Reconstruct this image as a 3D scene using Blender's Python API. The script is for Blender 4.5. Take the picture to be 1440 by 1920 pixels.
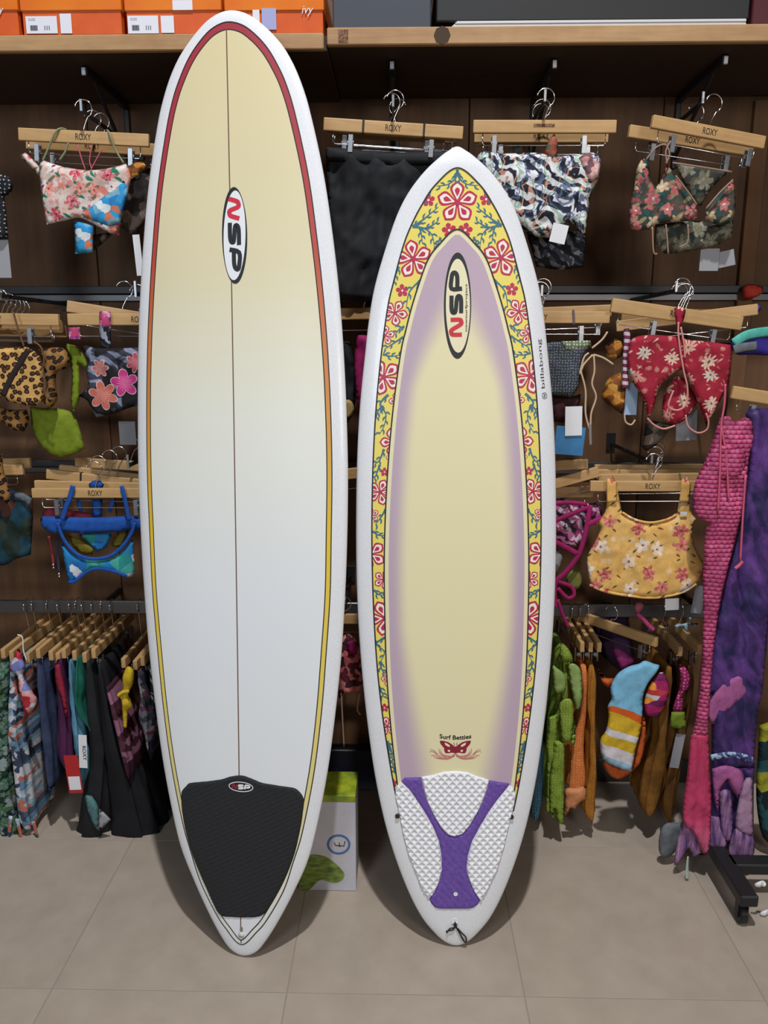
import bpy, bmesh, math, random
import numpy as np
from mathutils import Vector, Matrix, Euler, noise
from mathutils.geometry import delaunay_2d_cdt
rad = math.radians
random.seed(7)
for o in list(bpy.data.objects):
    bpy.data.objects.remove(o)
scene = bpy.context.scene
COL = scene.collection

# ------------------------------------------------------------------ camera
F = 1440.0                                   # focal length in pixels of a 1440 x 1920 frame
CAM = Vector((0, 0, 1.6))
CROT = Euler((rad(90 - 12.15), 0, rad(1.2)), 'XYZ')
cam = bpy.data.objects.new('camera', bpy.data.cameras.new('camera'))
COL.objects.link(cam)
cam.location = CAM
cam.rotation_euler = CROT
cam.data.sensor_fit = 'VERTICAL'
cam.data.sensor_height = 36.0
cam.data.lens = F / 1920 * 36.0
cam.data.clip_start = 0.05
scene.camera = cam

# ------------------------------------------------------------------ light and exposure
def lin(c):
    c = c / 255.0
    return c / 12.92 if c <= 0.04045 else ((c + 0.055) / 1.055) ** 2.4
def C(r, g, b, k=1.0):
    return (lin(r) * k, lin(g) * k, lin(b) * k, 1)

world = bpy.data.worlds.new('shop_air')
scene.world = world
world.use_nodes = True
world.node_tree.nodes['Background'].inputs[0].default_value = (0.95, 0.97, 1.0, 1)
world.node_tree.nodes['Background'].inputs[1].default_value = 0.05

def area_lamp(name, loc, aim, size, watts, col):
    d = bpy.data.lights.new(name, 'AREA')
    d.shape = 'DISK'
    d.size = size
    d.energy = watts
    d.color = col
    o = bpy.data.objects.new(name, d)
    COL.objects.link(o)
    o.location = loc
    o.rotation_euler = (Vector(aim) - Vector(loc)).to_track_quat('-Z', 'Y').to_euler()
    return o
area_lamp('ceiling_spot', (0.15, 0.10, 6.1), (0.1, 2.0, 0.8), 0.15, 236, (0.97, 0.98, 1.0))
area_lamp('fill_light', (-1.5, -1.6, 2.5), (-0.3, 2.1, 0.8), 1.0, 37, (0.80, 0.91, 1.0))  # cool fill added behind the camera to even out the board faces
area_lamp('fill_light', (1.6, -1.6, 2.5), (0.3, 2.1, 0.8), 1.0, 35, (1.0, 0.94, 0.87))  # warm fill added on the other side, also out of view
scene.view_settings.view_transform = 'Standard'
scene.view_settings.look = 'None'
scene.view_settings.exposure = 0.0
scene.view_settings.gamma = 1.0
scene.view_settings.use_curve_mapping = False

# ------------------------------------------------------------------ measuring helpers
RM = CROT.to_matrix()
def ray(px, py):
    return RM @ Vector(((px - 720) / F, -(py - 960) / F, -1))
def P(px, py, y):
    d = ray(px, py)
    return CAM + d * (y / d.y)
def PZ(px, py, z):
    d = ray(px, py)
    return CAM + d * ((z - CAM.z) / d.z)

def catmull(pts, n=4, closed=True):
    out = []
    m = len(pts)
    rng = range(m) if closed else range(m - 1)
    for i in rng:
        if closed:
            p0, p1, p2, p3 = pts[i - 1], pts[i], pts[(i + 1) % m], pts[(i + 2) % m]
        else:
            p0, p1, p2, p3 = pts[max(i - 1, 0)], pts[i], pts[i + 1], pts[min(i + 2, m - 1)]
        for k in range(n):
            t = k / n
            out.append(tuple(0.5 * (2 * b + (c - a) * t + (2 * a - 5 * b + 4 * c - d) * t * t + (3 * b - a - 3 * c + d) * t ** 3)
                             for a, b, c, d in zip(p0, p1, p2, p3)))
    if not closed:
        out.append(tuple(pts[-1]))
    return out

def soft(pts, n=3, lim=58):
    """Closed outline rounded everywhere but at its sharp corners."""
    m = len(pts)
    cor = []
    for i in range(m):
        a, b, c = pts[i - 1], pts[i], pts[(i + 1) % m]
        t = math.atan2(b[1] - a[1], b[0] - a[0]) - math.atan2(c[1] - b[1], c[0] - b[0])
        t = abs((t + math.pi) % (2 * math.pi) - math.pi)
        if t > rad(lim): cor.append(i)
    if len(cor) < 2:
        return catmull(pts, n)
    out = []
    for k, i in enumerate(cor):
        j = cor[(k + 1) % len(cor)]
        seg = [pts[q % m] for q in range(i, (j if j > i else j + m) + 1)]
        out += catmull(seg, n, False)[:-1]
    return out

def resample(poly, h, closed=True):
    out = []
    m = len(poly)
    for i in range(m if closed else m - 1):
        a = poly[i]
        b = poly[(i + 1) % m]
        d = math.hypot(b[0] - a[0], b[1] - a[1])
        k = max(1, int(round(d / h)))
        for j in range(k):
            out.append((a[0] + (b[0] - a[0]) * j / k, a[1] + (b[1] - a[1]) * j / k))
    if not closed:
        out.append(tuple(poly[-1]))
    return out

def inside(pts, poly):
    x, y = pts[:, 0], pts[:, 1]
    r = np.zeros(len(pts), bool)
    n = len(poly)
    for i in range(n):
        x1, y1 = poly[i]
        x2, y2 = poly[(i + 1) % n]
        if y1 == y2:
            continue
        c = (y1 > y) != (y2 > y)
        r ^= c & (x < (x2 - x1) * (y - y1) / (y2 - y1) + x1)
    return r

def edge_dist(pts, poly):
    best = np.full(len(pts), 1e9)
    n = len(poly)
    for i in range(n):
        a = np.array(poly[i])
        b = np.array(poly[(i + 1) % n])
        ab = b - a
        L = max((ab ** 2).sum(), 1e-14)
        t = np.clip(((pts - a) @ ab) / L, 0, 1)
        best = np.minimum(best, np.hypot(*(pts - a - t[:, None] * ab).T))
    return best

def tri2d(poly, h=None, grid=None):
    """Triangles that fill a closed outline, with inner points every h."""
    b = [tuple(p) for p in poly]
    nb = len(b)
    if h or grid is not None:
        A = np.array(b)
        if grid is None:
            x0, y0 = A.min(0)
            x1, y1 = A.max(0)
            g = []
            r = 0
            y = y0 + h * .5
            while y < y1:
                xs = np.arange(x0 + (h * .5 if r % 2 else 0), x1, h)
                g.append(np.stack([xs, np.full(len(xs), y)], 1))
                y += h * .866
                r += 1
            g = np.concatenate(g) if g else np.zeros((0, 2))
        else:
            g = grid
        if len(g):
            g = g[inside(g, b)]
        if len(g):
            hh = h or 0.003
            g = g[edge_dist(g, b) > hh * .45]
        b = b + [tuple(p) for p in g]
    r = delaunay_2d_cdt([Vector(p) for p in b], [(i, (i + 1) % nb) for i in range(nb)], [], 1, 1e-7)
    return [tuple(v) for v in r[0]], [tuple(f) for f in r[2]]

# ------------------------------------------------------------------ scene tree helpers
def tag(o, label=None, cat=None, group=None, kind=None):
    if label: o['label'] = label
    if cat: o['category'] = cat
    if group: o['group'] = group
    if kind: o['kind'] = kind
    return o
def link(name, me, mat=None, parent=None, smooth=False):
    o = bpy.data.objects.new(name, me)
    COL.objects.link(o)
    for m in (mat if isinstance(mat, (list, tuple)) else [mat]):
        if m is not None and len(me.materials) < (len(mat) if isinstance(mat, (list, tuple)) else 1):
            me.materials.append(m)
    if parent is not None:
        o.parent = parent
    if smooth:
        me.polygons.foreach_set('use_smooth', [True] * len(me.polygons))
    return o
def mesh(name, vs, fs):
    me = bpy.data.meshes.new(name)
    me.from_pydata([tuple(v) for v in vs], [], fs)
    me.update()
    return me
def empty(name, loc=(0, 0, 0), rot=(0, 0, 0)):
    o = bpy.data.objects.new(name, None)
    COL.objects.link(o)
    o.location = loc
    o.rotation_euler = rot
    o.empty_display_size = .05
    return o
def world_obj(name, vs, fs, mat, parent=None, smooth=False, origin=None):
    """Mesh given in world coordinates, with its own origin at its base (or in an unrotated parent)."""
    A = np.array([tuple(v) for v in vs])
    if origin is None:
        origin = Vector(((A[:, 0].min() + A[:, 0].max()) / 2, (A[:, 1].min() + A[:, 1].max()) / 2, A[:, 2].min()))
    A = A - np.array(origin)
    o = link(name, mesh(name, A.tolist(), fs), mat, None, smooth)
    if parent is not None:
        o.parent = parent
        q, base = parent, Vector((0, 0, 0))
        while q is not None:
            base += q.location
            q = q.parent
        o.location = Vector(origin) - base
    else:
        o.location = origin
    return o
def box_data(sx, sy, sz, bev=0.0, c=(0, 0, 0), seg=2):
    bm = bmesh.new()
    bmesh.ops.create_cube(bm, size=1)
    for v in bm.verts:
        v.co = Vector((v.co.x * sx + c[0], v.co.y * sy + c[1], v.co.z * sz + c[2]))
    if bev > 0:
        bmesh.ops.bevel(bm, geom=bm.edges[:], offset=bev, segments=seg, affect='EDGES', profile=.6)
    bm.verts.index_update()
    vs = [tuple(v.co) for v in bm.verts]
    fs = [tuple(v.index for v in f.verts) for f in bm.faces]
    bm.free()
    return vs, fs
def merge(*parts):
    V, Fc = [], []
    for v, f in parts:
        k = len(V)
        V += list(v)
        Fc += [tuple(i + k for i in q) for q in f]
    return V, Fc
def sweep(pts, w, t=None, n=8, smooth_n=4, closed=False, side_y=True):
    """Tube or flat strap along a path; w half width across, t half thickness."""
    t = w if t is None else t
    pts = [Vector(p) for p in (catmull([tuple(p) for p in pts], smooth_n, closed) if smooth_n > 1 and len(pts) > 2 else pts)]
    V, Fc = [], []
    m = len(pts)
    for i, p in enumerate(pts):
        a = pts[i - 1] if (i > 0 or closed) else p
        b = pts[(i + 1) % m] if (i < m - 1 or closed) else p
        T = (b - a).normalized()
        ref = Vector((0, 1, 0)) if abs(T.y) < .9 else Vector((1, 0, 0))
        S = T.cross(ref).normalized()
        N = S.cross(T).normalized()
        ww = w(i / max(m - 1, 1)) if callable(w) else w
        tt = t(i / max(m - 1, 1)) if callable(t) else t
        for k in range(n):
            an = 2 * math.pi * k / n
            V.append(p + S * (math.cos(an) * ww) + N * (math.sin(an) * tt))
    for i in range(m if closed else m - 1):
        for k in range(n):
            a, b = i * n + k, i * n + (k + 1) % n
            c, d = ((i + 1) % m) * n + (k + 1) % n, ((i + 1) % m) * n + k
            Fc.append((a, b, c, d))
    if not closed:
        Fc.append(tuple(range(n - 1, -1, -1)))
        Fc.append(tuple(range((m - 1) * n, m * n)))
    return V, Fc
_text_cache = {}
def text_data(body, bold=0.0, shear=0.0):
    key = (body, bold, shear)
    if key in _text_cache:
        return _text_cache[key]
    cu = bpy.data.curves.new('lettering', 'FONT')
    cu.body = body
    cu.size = 1
    cu.align_x = 'CENTER'
    cu.align_y = 'CENTER'
    cu.offset = bold
    cu.shear = shear
    cu.resolution_u = 3
    o = bpy.data.objects.new('lettering', cu)
    COL.objects.link(o)
    dg = bpy.context.evaluated_depsgraph_get()
    me = o.evaluated_get(dg).to_mesh()
    vs = [(v.co.x, v.co.y) for v in me.vertices]
    fs = [tuple(p.vertices) for p in me.polygons]
    o.evaluated_get(dg).to_mesh_clear()
    bpy.data.objects.remove(o)
    bpy.data.curves.remove(cu)
    A = np.array(vs)
    mid = (A.min(0) + A.max(0)) / 2
    vs = (A - mid).tolist()
    _text_cache[key] = (vs, fs, (A.max(0) - A.min(0)).tolist())
    return _text_cache[key]
def text_on(body, width, height, origin, right, up, bold=0.0, shear=0.0):
    vs, fs, ext = text_data(body, bold, shear)
    kx, ky = width / ext[0], height / ext[1]
    o, r, u = Vector(origin), Vector(right), Vector(up)
    return [tuple(o + r * (x * kx) + u * (y * ky)) for x, y in vs], fs

# ------------------------------------------------------------------ procedural materials
class S:
    """A scalar shader socket with arithmetic."""
    def __init__(s, nt, k): s.nt, s.k = nt, k
    def _m(s, op, *a, clamp=False):
        n = s.nt.nodes.new('ShaderNodeMath')
        n.operation = op
        n.use_clamp = clamp
        for i, v in enumerate(a):
            if isinstance(v, S): s.nt.links.new(v.k, n.inputs[i])
            else: n.inputs[i].default_value = v
        return S(s.nt, n.outputs[0])
    def __add__(s, o): return s._m('ADD', s, o)
    __radd__ = __add__
    def __sub__(s, o): return s._m('SUBTRACT', s, o)
    def __rsub__(s, o): return s._m('SUBTRACT', o, s)
    def __mul__(s, o): return s._m('MULTIPLY', s, o)
    __rmul__ = __mul__
    def __truediv__(s, o): return s._m('DIVIDE', s, o)
    def f(s, op, *a): return s._m(op, s, *a)
    def clamp(s): return s._m('ADD', s, 0.0, clamp=True)
    def step(s, lo, hi): return s._m('MULTIPLY', s - lo, 1.0 / (hi - lo), clamp=True)
class NT:
    def __init__(s, m):
        s.nt = m.node_tree
        s.N = s.nt.nodes
        tc = s.N.new('ShaderNodeTexCoord')
        sp = s.N.new('ShaderNodeSeparateXYZ')
        s.nt.links.new(tc.outputs['Object'], sp.inputs[0])
        s.obj = tc.outputs['Object']
        s.x, s.y, s.z = (S(s.nt, sp.outputs[i]) for i in range(3))
    def vec(s, x, y, z=0.0):
        n = s.N.new('ShaderNodeCombineXYZ')
        for i, v in enumerate((x, y, z)):
            if isinstance(v, S): s.nt.links.new(v.k, n.inputs[i])
            else: n.inputs[i].default_value = v
        return n.outputs[0]
    def noise(s, vec, scale=5.0, detail=3.0, rough=.55, dist=0.0):
        n = s.N.new('ShaderNodeTexNoise')
        s.nt.links.new(vec, n.inputs['Vector'])
        n.inputs['Scale'].default_value = scale
        n.inputs['Detail'].default_value = detail
        n.inputs['Roughness'].default_value = rough
        n.inputs['Distortion'].default_value = dist
        return S(s.nt, n.outputs[0])
    def col(s, c):
        if isinstance(c, tuple):
            n = s.N.new('ShaderNodeRGB')
            n.outputs[0].default_value = c
            return n.outputs[0]
        return c
    def mix(s, f, a, b, mode='MIX'):
        n = s.N.new('ShaderNodeMix')
        n.data_type = 'RGBA'
        n.blend_type = mode
        for i, v in ((0, f), (6, a), (7, b)):
            if isinstance(v, S): s.nt.links.new(v.k, n.inputs[i])
            elif isinstance(v, (tuple, float, int)): n.inputs[i].default_value = v
            else: s.nt.links.new(v, n.inputs[i])
        return n.outputs[2]
    def ramp(s, f, stops, interp='LINEAR'):
        n = s.N.new('ShaderNodeValToRGB')
        n.color_ramp.interpolation = interp
        e = n.color_ramp.elements
        while len(e) < len(stops): e.new(.5)
        for q, (p, c) in zip(e, stops):
            q.position = p
            q.color = c
        s.nt.links.new(f.k, n.inputs[0])
        return n.outputs[0]
    def voronoi(s, x, y, rnd=.85):
        n = s.N.new('ShaderNodeTexVoronoi')
        n.voronoi_dimensions = '2D'
        n.inputs['Scale'].default_value = 1
        n.inputs['Randomness'].default_value = rnd
        v = s.vec(x, y)
        s.nt.links.new(v, n.inputs['Vector'])
        sub = s.N.new('ShaderNodeVectorMath')
        sub.operation = 'SUBTRACT'
        s.nt.links.new(v, sub.inputs[0])
        s.nt.links.new(n.outputs['Position'], sub.inputs[1])
        sp = s.N.new('ShaderNodeSeparateXYZ')
        s.nt.links.new(sub.outputs[0], sp.inputs[0])
        sc = s.N.new('ShaderNodeSeparateColor')
        s.nt.links.new(n.outputs['Color'], sc.inputs[0])
        return (S(s.nt, n.outputs['Distance']), S(s.nt, sp.outputs[0]), S(s.nt, sp.outputs[1]), S(s.nt, sc.outputs[0]), S(s.nt, sc.outputs[1]))
    def flower(s, rx, ry, rnd, size, petals=5, soft=.05):
        ang = ry.f('ARCTAN2', rx) + rnd * 6.283
        r = (rx * rx + ry * ry).f('SQRT')
        pr = (ang * (petals / 2)).f('COSINE').f('ABSOLUTE') * (.55 * size) + .45 * size
        return (pr - r).step(0, soft), r, pr, ang
MATS = {}
def mat(name, fn=None, rough=.6, metal=0.0, bump=None, color=None, spec=.5, sheen=0.0, coat=0.0, emit=None, weave=False):
    if name in MATS:
        return MATS[name]
    m = bpy.data.materials.new(name)
    m.use_nodes = True
    b = m.node_tree.nodes['Principled BSDF']
    n = NT(m)
    c = fn(n) if fn else (color or (.8, .8, .8, 1))
    if weave:
        mt = n.noise(n.obj, 55, 4, .65)
        c = n.mix(mt.step(.42, .75) * .28, c, (.01, .01, .01, 1))
    if isinstance(c, tuple): b.inputs['Base Color'].default_value = c
    else: m.node_tree.links.new(c, b.inputs['Base Color'])
    b.inputs['Roughness'].default_value = rough
    b.inputs['Metallic'].default_value = metal
    b.inputs['Specular IOR Level'].default_value = spec
    b.inputs['Sheen Weight'].default_value = sheen
    b.inputs['Coat Weight'].default_value = coat
    if weave: bump = bump or (260, .25, .0012)
    if bump:
        sc, st, di = bump
        h = n.noise(n.obj, sc, 3)
        bn = m.node_tree.nodes.new('ShaderNodeBump')
        bn.inputs['Strength'].default_value = st
        bn.inputs['Distance'].default_value = di
        m.node_tree.links.new(h.k, bn.inputs['Height'])
        m.node_tree.links.new(bn.outputs[0], b.inputs['Normal'])
    MATS[name] = m
    return m
def vcol_mat(name, rough=.4, bump=None):
    m = mat(name, lambda n: (lambda a: (setattr(a, 'attribute_name', 'tint'), a.outputs[0])[1])(n.N.new('ShaderNodeAttribute')), rough=rough, bump=bump)
    return m
def grain(c1, c2, axis='x', sc=1.0):
    def fn(n):
        v = {'x': n.vec(n.x * 3 * sc, n.y * 40 * sc, n.z * 40 * sc), 'z': n.vec(n.x * 40 * sc, n.y * 40 * sc, n.z * 2.5 * sc)}[axis]
        a = n.noise(v, 1.0, 4, .6, .6)
        b = n.noise(n.obj, 30 * sc, 2)
        return n.mix((a * .8 + b * .2).step(.3, .72), c1, c2)
    return fn
M_wood = mat('hanger_wood', grain(C(200, 162, 110), C(172, 132, 84)), rough=.5)
M_shelf = mat('shelf_wood', grain(C(186, 148, 104), C(150, 112, 74)), rough=.62, bump=(120, .2, .001))
M_wall = mat('wall_plywood', grain(C(110, 76, 46), C(72, 48, 30), 'z', .45), rough=.7, bump=(60, .15, .002))
M_post = mat('wall_post_wood', grain(C(120, 82, 48), C(86, 58, 34), 'z', .6), rough=.7)
M_chrome = mat('chrome', color=(.78, .78, .80, 1), metal=1.0, rough=.16)
M_steel = mat('brushed_steel', color=(.42, .43, .46, 1), metal=1.0, rough=.38)
M_rail = mat('rail_grey_metal', color=C(58, 59, 63), metal=.3, rough=.45)
M_bar = mat('rail_bar_steel', color=(.16, .16, .17, 1), metal=.9, rough=.42)
M_blackm = mat('black_metal', color=C(26, 26, 28), rough=.5)
M_ink = mat('black_ink', color=C(24, 20, 18), rough=.6)
M_paper = mat('white_card', color=C(226, 226, 230), rough=.6)
M_greycard = mat('grey_card', color=C(150, 150, 156), rough=.6)

# ------------------------------------------------------------------ the room
YW = 2.64                                    # face of the back wall
TILE = .6
gx0 = PZ(538, 1862, 0).x
gy0 = PZ(720, 1864, 0).y
M_tile = mat('floor_tile_beige', lambda n: n.mix(n.noise(n.obj, 9, 5).step(.3, .7), C(173, 159, 145), C(161, 147, 133)), rough=.42, bump=(420, .12, .0008))
M_grout = mat('grout', color=C(146, 134, 124), rough=.9)
fl = world_obj('floor', *box_data(8, 7, .1, 0, (0, -.4, -.0511)), M_grout)
tag(fl, kind='structure')
tv, tf = box_data(TILE - .003, TILE - .003, .002, .0005, (0, 0, -.001), 1)
tile_me = mesh('floor_tile', tv, tf)
tile_me.materials.append(M_tile)
for i in range(-6, 6):
    for j in range(-5, 2):
        t = bpy.data.objects.new('floor_tile', tile_me)
        COL.objects.link(t)
        cy = gy0 + (j + .5) * TILE
        t.parent = fl
        t.location = Vector((gx0 + (i + .5) * TILE, cy, 0)) - fl.location
wl = world_obj('wall_back', *box_data(8, .06, 3.4, 0, (0, YW + .05, 1.7)), M_wall)
tag(wl, kind='structure')
seam = P(1232, 400, YW).x
for i in range(-6, 5):
    p = world_obj('wall_panel', *box_data(.607, .018, 3.38, .002, (seam + (i + .5) * .61, YW + .01, 1.7), 1), M_wall, wl)
xp = P(1408, 400, YW).x
p = world_obj('wall_batten', *box_data(.05, .02, 2.3, .002, (xp, YW - .008, 1.2), 1), M_post, wl)
skirt = world_obj('baseboard_back', *box_data(8, .015, .09, .002, (0, YW - .006, .046), 1), mat('skirting_dark', color=C(58, 54, 52), rough=.6))
tag(skirt, kind='structure')

# ------------------------------------------------------------------ surfboards
class Board:
    def __init__(s, tail, nose_px, nose_y, roll, rows, tips, thick, rock):
        s.T = PZ(tail[0], tail[1], 0.0) + Vector((0, 0, .004))
        N = P(nose_px[0], nose_px[1], nose_y)
        s.L = (N - s.T).length
        V = (N - s.T) / s.L
        U = Vector((1, 0, 0))
        U = (U - V * U.dot(V)).normalized()
        W = U.cross(V)
        U, W = U * math.cos(roll) + W * math.sin(roll), W * math.cos(roll) - U * math.sin(roll)
        s.U, s.V, s.W = U, V, W
        s.M = Matrix((U, V, W)).transposed().to_4x4()
        s.M.translation = s.T
        s.thick, s.rockh = thick, rock
        s.av = None
        pts = [(0.0, 0.0)]
        cs = []
        for py, l, r in rows:
            a, b = s.uv(l, py, False), s.uv(r, py, False)
            pts.append(((a[1] + b[1]) / 2, (b[0] - a[0]) / 2))
            cs.append((a[0] + b[0]) / 2)
        pts.append((s.L, 0.0))
        pts.sort()
        s.cs = cs
        tau = [math.acos(max(-1, min(1, 1 - 2 * v / s.L))) / math.pi for v, a in pts]
        cr = catmull(list(zip(tau, [a for v, a in pts])), 8, False)
        s.av = (np.array([c[0] for c in cr]), np.array([max(c[1], 0) for c in cr]))
    def rock(s, v):
        q = abs(2 * v / s.L - 1)
        return -s.rockh * (1 - q ** 2.2)
    def half(s, v):
        t = math.acos(max(-1, min(1, 1 - 2 * v / s.L))) / math.pi
        return float(np.interp(t, *s.av))
    def tk(s, v):
        x = max(0, min(1, v / s.L))
        return s.thick * (.34 + .66 * math.sin(math.pi * x) ** .7)
    def deck(s, u, v):
        if s.av is None:
            return s.rock(v)
        a = s.half(v)
        if a < 1e-5:
            return s.rock(v)
        q = min(1, abs(u) / a)
        tip = min(1, a / .07) ** .6
        return s.rock(v) + .55 * s.tk(v) * tip * math.sqrt(max(0, 1 - q ** 2.6))
    def uv(s, px, py, on_deck=True):
        d = ray(px, py)
        w = 0.0
        u = v = 0
        for _ in range(9):
            o = s.T + s.W * w
            t = (o - CAM).dot(s.W) / d.dot(s.W)
            q = CAM + d * t - s.T
            u, v = q.dot(s.U), q.dot(s.V)
            w = s.deck(u, v) if on_deck else s.rock(v)
        return u, v
    def hull(s, name, mt, root):
        NV, NS = 96, 30
        V, Fc = [], []
        for i in range(NV + 1):
            v = s.L * (1 - math.cos(math.pi * (i + .15) / (NV + .3))) / 2
            a = max(s.half(v), .0015)
            tip = min(1, a / .07) ** .6
            tt, tb = .55 * s.tk(v) * tip, .45 * s.tk(v) * tip
            for k in range(2 * NS):
                if k < NS:
                    q = -math.cos(math.pi * k / NS)
                    w = tt * math.sqrt(max(0, 1 - abs(q) ** 2.6))
                else:
                    q = math.cos(math.pi * (k - NS) / NS)
                    w = -tb * math.sqrt(max(0, 1 - abs(q) ** 4))
                V.append((q * a, v, w + s.rock(v)))
        n = 2 * NS
        for i in range(NV):
            for k in range(n):
                Fc.append((i * n + k, i * n + (k + 1) % n, (i + 1) * n + (k + 1) % n, (i + 1) * n + k))
        Fc.append(tuple(range(n - 1, -1, -1)))
        Fc.append(tuple(range(NV * n, NV * n + n)))
        return link(name, mesh(name, V, Fc), mt, root, True)
class Decal:
    def __init__(s, board): s.b, s.V, s.F, s.M = board, [], [], []
    def tris(s, vs, fs, off, mi, clip=()):
        for f in fs:
            poly = [vs[i] for i in f]
            for g in clip:
                out = []
                m = len(poly)
                for i in range(m):
                    a, b = poly[i], poly[(i + 1) % m]
                    ga, gb = g(*a), g(*b)
                    if ga >= 0: out.append(a)
                    if (ga >= 0) != (gb >= 0):
                        t = ga / (ga - gb)
                        out.append((a[0] + (b[0] - a[0]) * t, a[1] + (b[1] - a[1]) * t))
                poly = out
                if len(poly) < 3: break
            if len(poly) < 3: continue
            k = len(s.V)
            s.V += [(u, v, s.b.deck(u, v) + off) for u, v in poly]
            s.F.append(tuple(range(k, k + len(poly))))
            s.M.append(mi)
    def poly(s, pts, off, mi=0, h=None, clip=()):
        ar = sum(pts[i - 1][0] * pts[i][1] - pts[i][0] * pts[i - 1][1] for i in range(len(pts)))
        if ar < 0: pts = pts[::-1]
        s.tris(*tri2d(pts, h), off, mi, clip)
    def stroke(s, pts, w, off, mi=0, clip=(), closed=False):
        m = len(pts)
        L, R = [], []
        for i, p in enumerate(pts):
            a = pts[i - 1] if (i or closed) else p
            b = pts[(i + 1) % m] if (i < m - 1 or closed) else p
            dx, dy = b[0] - a[0], b[1] - a[1]
            q = math.hypot(dx, dy) or 1
            ww = w(i / max(1, m - 1)) if callable(w) else w
            nx, ny = -dy / q * ww, dx / q * ww
            L.append((p[0] + nx, p[1] + ny))
            R.append((p[0] - nx, p[1] - ny))
        vs = L + R
        fs = []
        for i in range(m if closed else m - 1):
            j = (i + 1) % m
            fs.append((m + i, m + j, j, i))
        s.tris(vs, fs, off, mi, clip)
    def make(s, name, mats, root, weld=False):
        me = mesh(name, s.V, s.F)
        o = link(name, me, mats if isinstance(mats, list) else [mats], root)
        me.polygons.foreach_set('material_index', s.M)
        if weld:
            bm = bmesh.new()
            bm.from_mesh(me)
            bmesh.ops.remove_doubles(bm, verts=bm.verts[:], dist=1e-6)
            bm.to_mesh(me)
            bm.free()
        me.polygons.foreach_set('use_smooth', [True] * len(me.polygons))
        return o
def sym(board, rows, apex=None, low=None):
    """Half-width points (u, v), nose end first, from matching left and right pixels."""
    out = []
    if apex: out.append((0.0, board.uv(*apex)[1]))
    for py, l, r in rows:
        a, b = board.uv(l, py), board.uv(r, py)
        out.append(((b[0] - a[0]) / 2, (a[1] + b[1]) / 2))
    if low: out.append((0.0, board.uv(*low)[1]))
    return out
def loop_of(half):
    right = catmull([(-half[1][0], half[1][1])] + half + ([(-half[-2][0], half[-2][1])] if half[-1][0] == 0 else []), 10, False)
    right = right[10:]
    if half[-1][0] == 0: right = right[:-10]
    left = [(-u, v) for u, v in right[::-1]]
    if half[-1][0] == 0: left = left[1:]
    return right, right + left[:-1]
def inset(pts, d):
    out = []
    m = len(pts)
    for i, p in enumerate(pts):
        a, b = pts[max(i - 1, 0)], pts[min(i + 1, m - 1)]
        dx, dy = b[0] - a[0], b[1] - a[1]
        q = math.hypot(dx, dy) or 1
        dd = d(i / (m - 1)) if callable(d) else d
        out.append((p[0] + dy / q * dd, p[1] - dx / q * dd))
    return out
def gfun(right, sign):
    vs = np.array([p[1] for p in right])[::-1]
    us = np.array([p[0] for p in right])[::-1]
    vs = np.maximum.accumulate(vs + np.arange(len(vs)) * 1e-9)
    top = vs[-1]
    def g(u, v):
        w = float(np.interp(v, vs, us)) if v <= top else -(v - top) * 2
        return sign * (w - abs(u))
    return g

M_white = mat('white_epoxy', lambda n: n.mix(n.noise(n.obj, 700, 2).step(.35, .65), C(212, 214, 220), C(238, 238, 240)), rough=.34, bump=(900, .10, .0006), coat=.15)
def letter(ch):
    """Thick strokes of a slanted logo letter in a unit box (x along the word, y up)."""
    if ch == 'N': return [[(.12, 0), (.12, .78), (.2, .93), (.36, .9), (.64, .12), (.78, .06), (.88, .2), (.88, 1)]]
    if ch == 'S': return [[(.95, .92), (.32, .92), (.1, .82), (.1, .62), (.3, .53), (.7, .47), (.9, .38), (.9, .18), (.68, .08), (.05, .08)]]
    if ch == 'P': return [[(.14, 0), (.14, .92), (.68, .92), (.92, .8), (.92, .56), (.7, .42), (.14, .42)]]
def logo(dec, cen, alongd, upd, length, height, w, off, mi_red, mi_blk, slant=.12):
    """NSP: alongd, upd are unit vectors in the deck plane."""
    L = length / 3
    for k, ch in enumerate('NSP'):
        for st in letter(ch):
            pts = catmull(st, 4, False)
            q = []
            for x, y in pts:
                a = (k - 1.5) * L + (x * .86 + .07 + slant * (y - .5)) * L
                b = (y - .5) * (height - 2 * w)
                q.append((cen[0] + alongd[0] * a + upd[0] * b, cen[1] + alongd[1] * a + upd[1] * b))
            dec.stroke(q, w, off + k * .00003, mi_red if k == 0 else mi_blk)
def ellipse(c, a, b, n=48, rot=0.0):
    return [(c[0] + a * math.cos(t) * math.cos(rot) - b * math.sin(t) * math.sin(rot), c[1] + a * math.cos(t) * math.sin(rot) + b * math.sin(t) * math.cos(rot))
            for t in (2 * math.pi * i / n for i in range(n))]

# --- tall board, cream deck with a sunset stripe
rowsA = [(30.8, 396, 465.6), (51.7, 373.3, 494.7), (78, 352.2, 520.6), (101.7, 336.4, 537.8), (140.6, 318.9, 557.8), (190.6, 305, 577.2), (230, 297.8, 588.3),
         (341, 283.6, 614.2), (450, 273.9, 630.3), (561, 267.8, 643.3), (670, 264.4, 650.8), (781, 263, 655), (890, 263.3, 656.4), (1001, 267.5, 655), (1110, 272.8, 649.7),
         (1221, 282.2, 643.3), (1330, 293.3, 630.8), (1441, 308.6, 616), (1550, 327.5, 592), (1605.6, 343.3, 578), (1661, 365.6, 553), (1716.7, 393.3, 526.7), (1758, 418.3, 504.4), (1780.6, 433.6, 485)]
ROLL_A = rad(11)
A = Board((456, 1793), (428, 21), 2.15, ROLL_A, rowsA, None, .062, .03)
rootA = empty('surfboard')
rootA.matrix_world = A.M
tag(rootA, 'tall cream and white longboard with a red to yellow stripe and black tail pad', 'surfboard', 'surfboards leaning on the shop wall')
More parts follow.
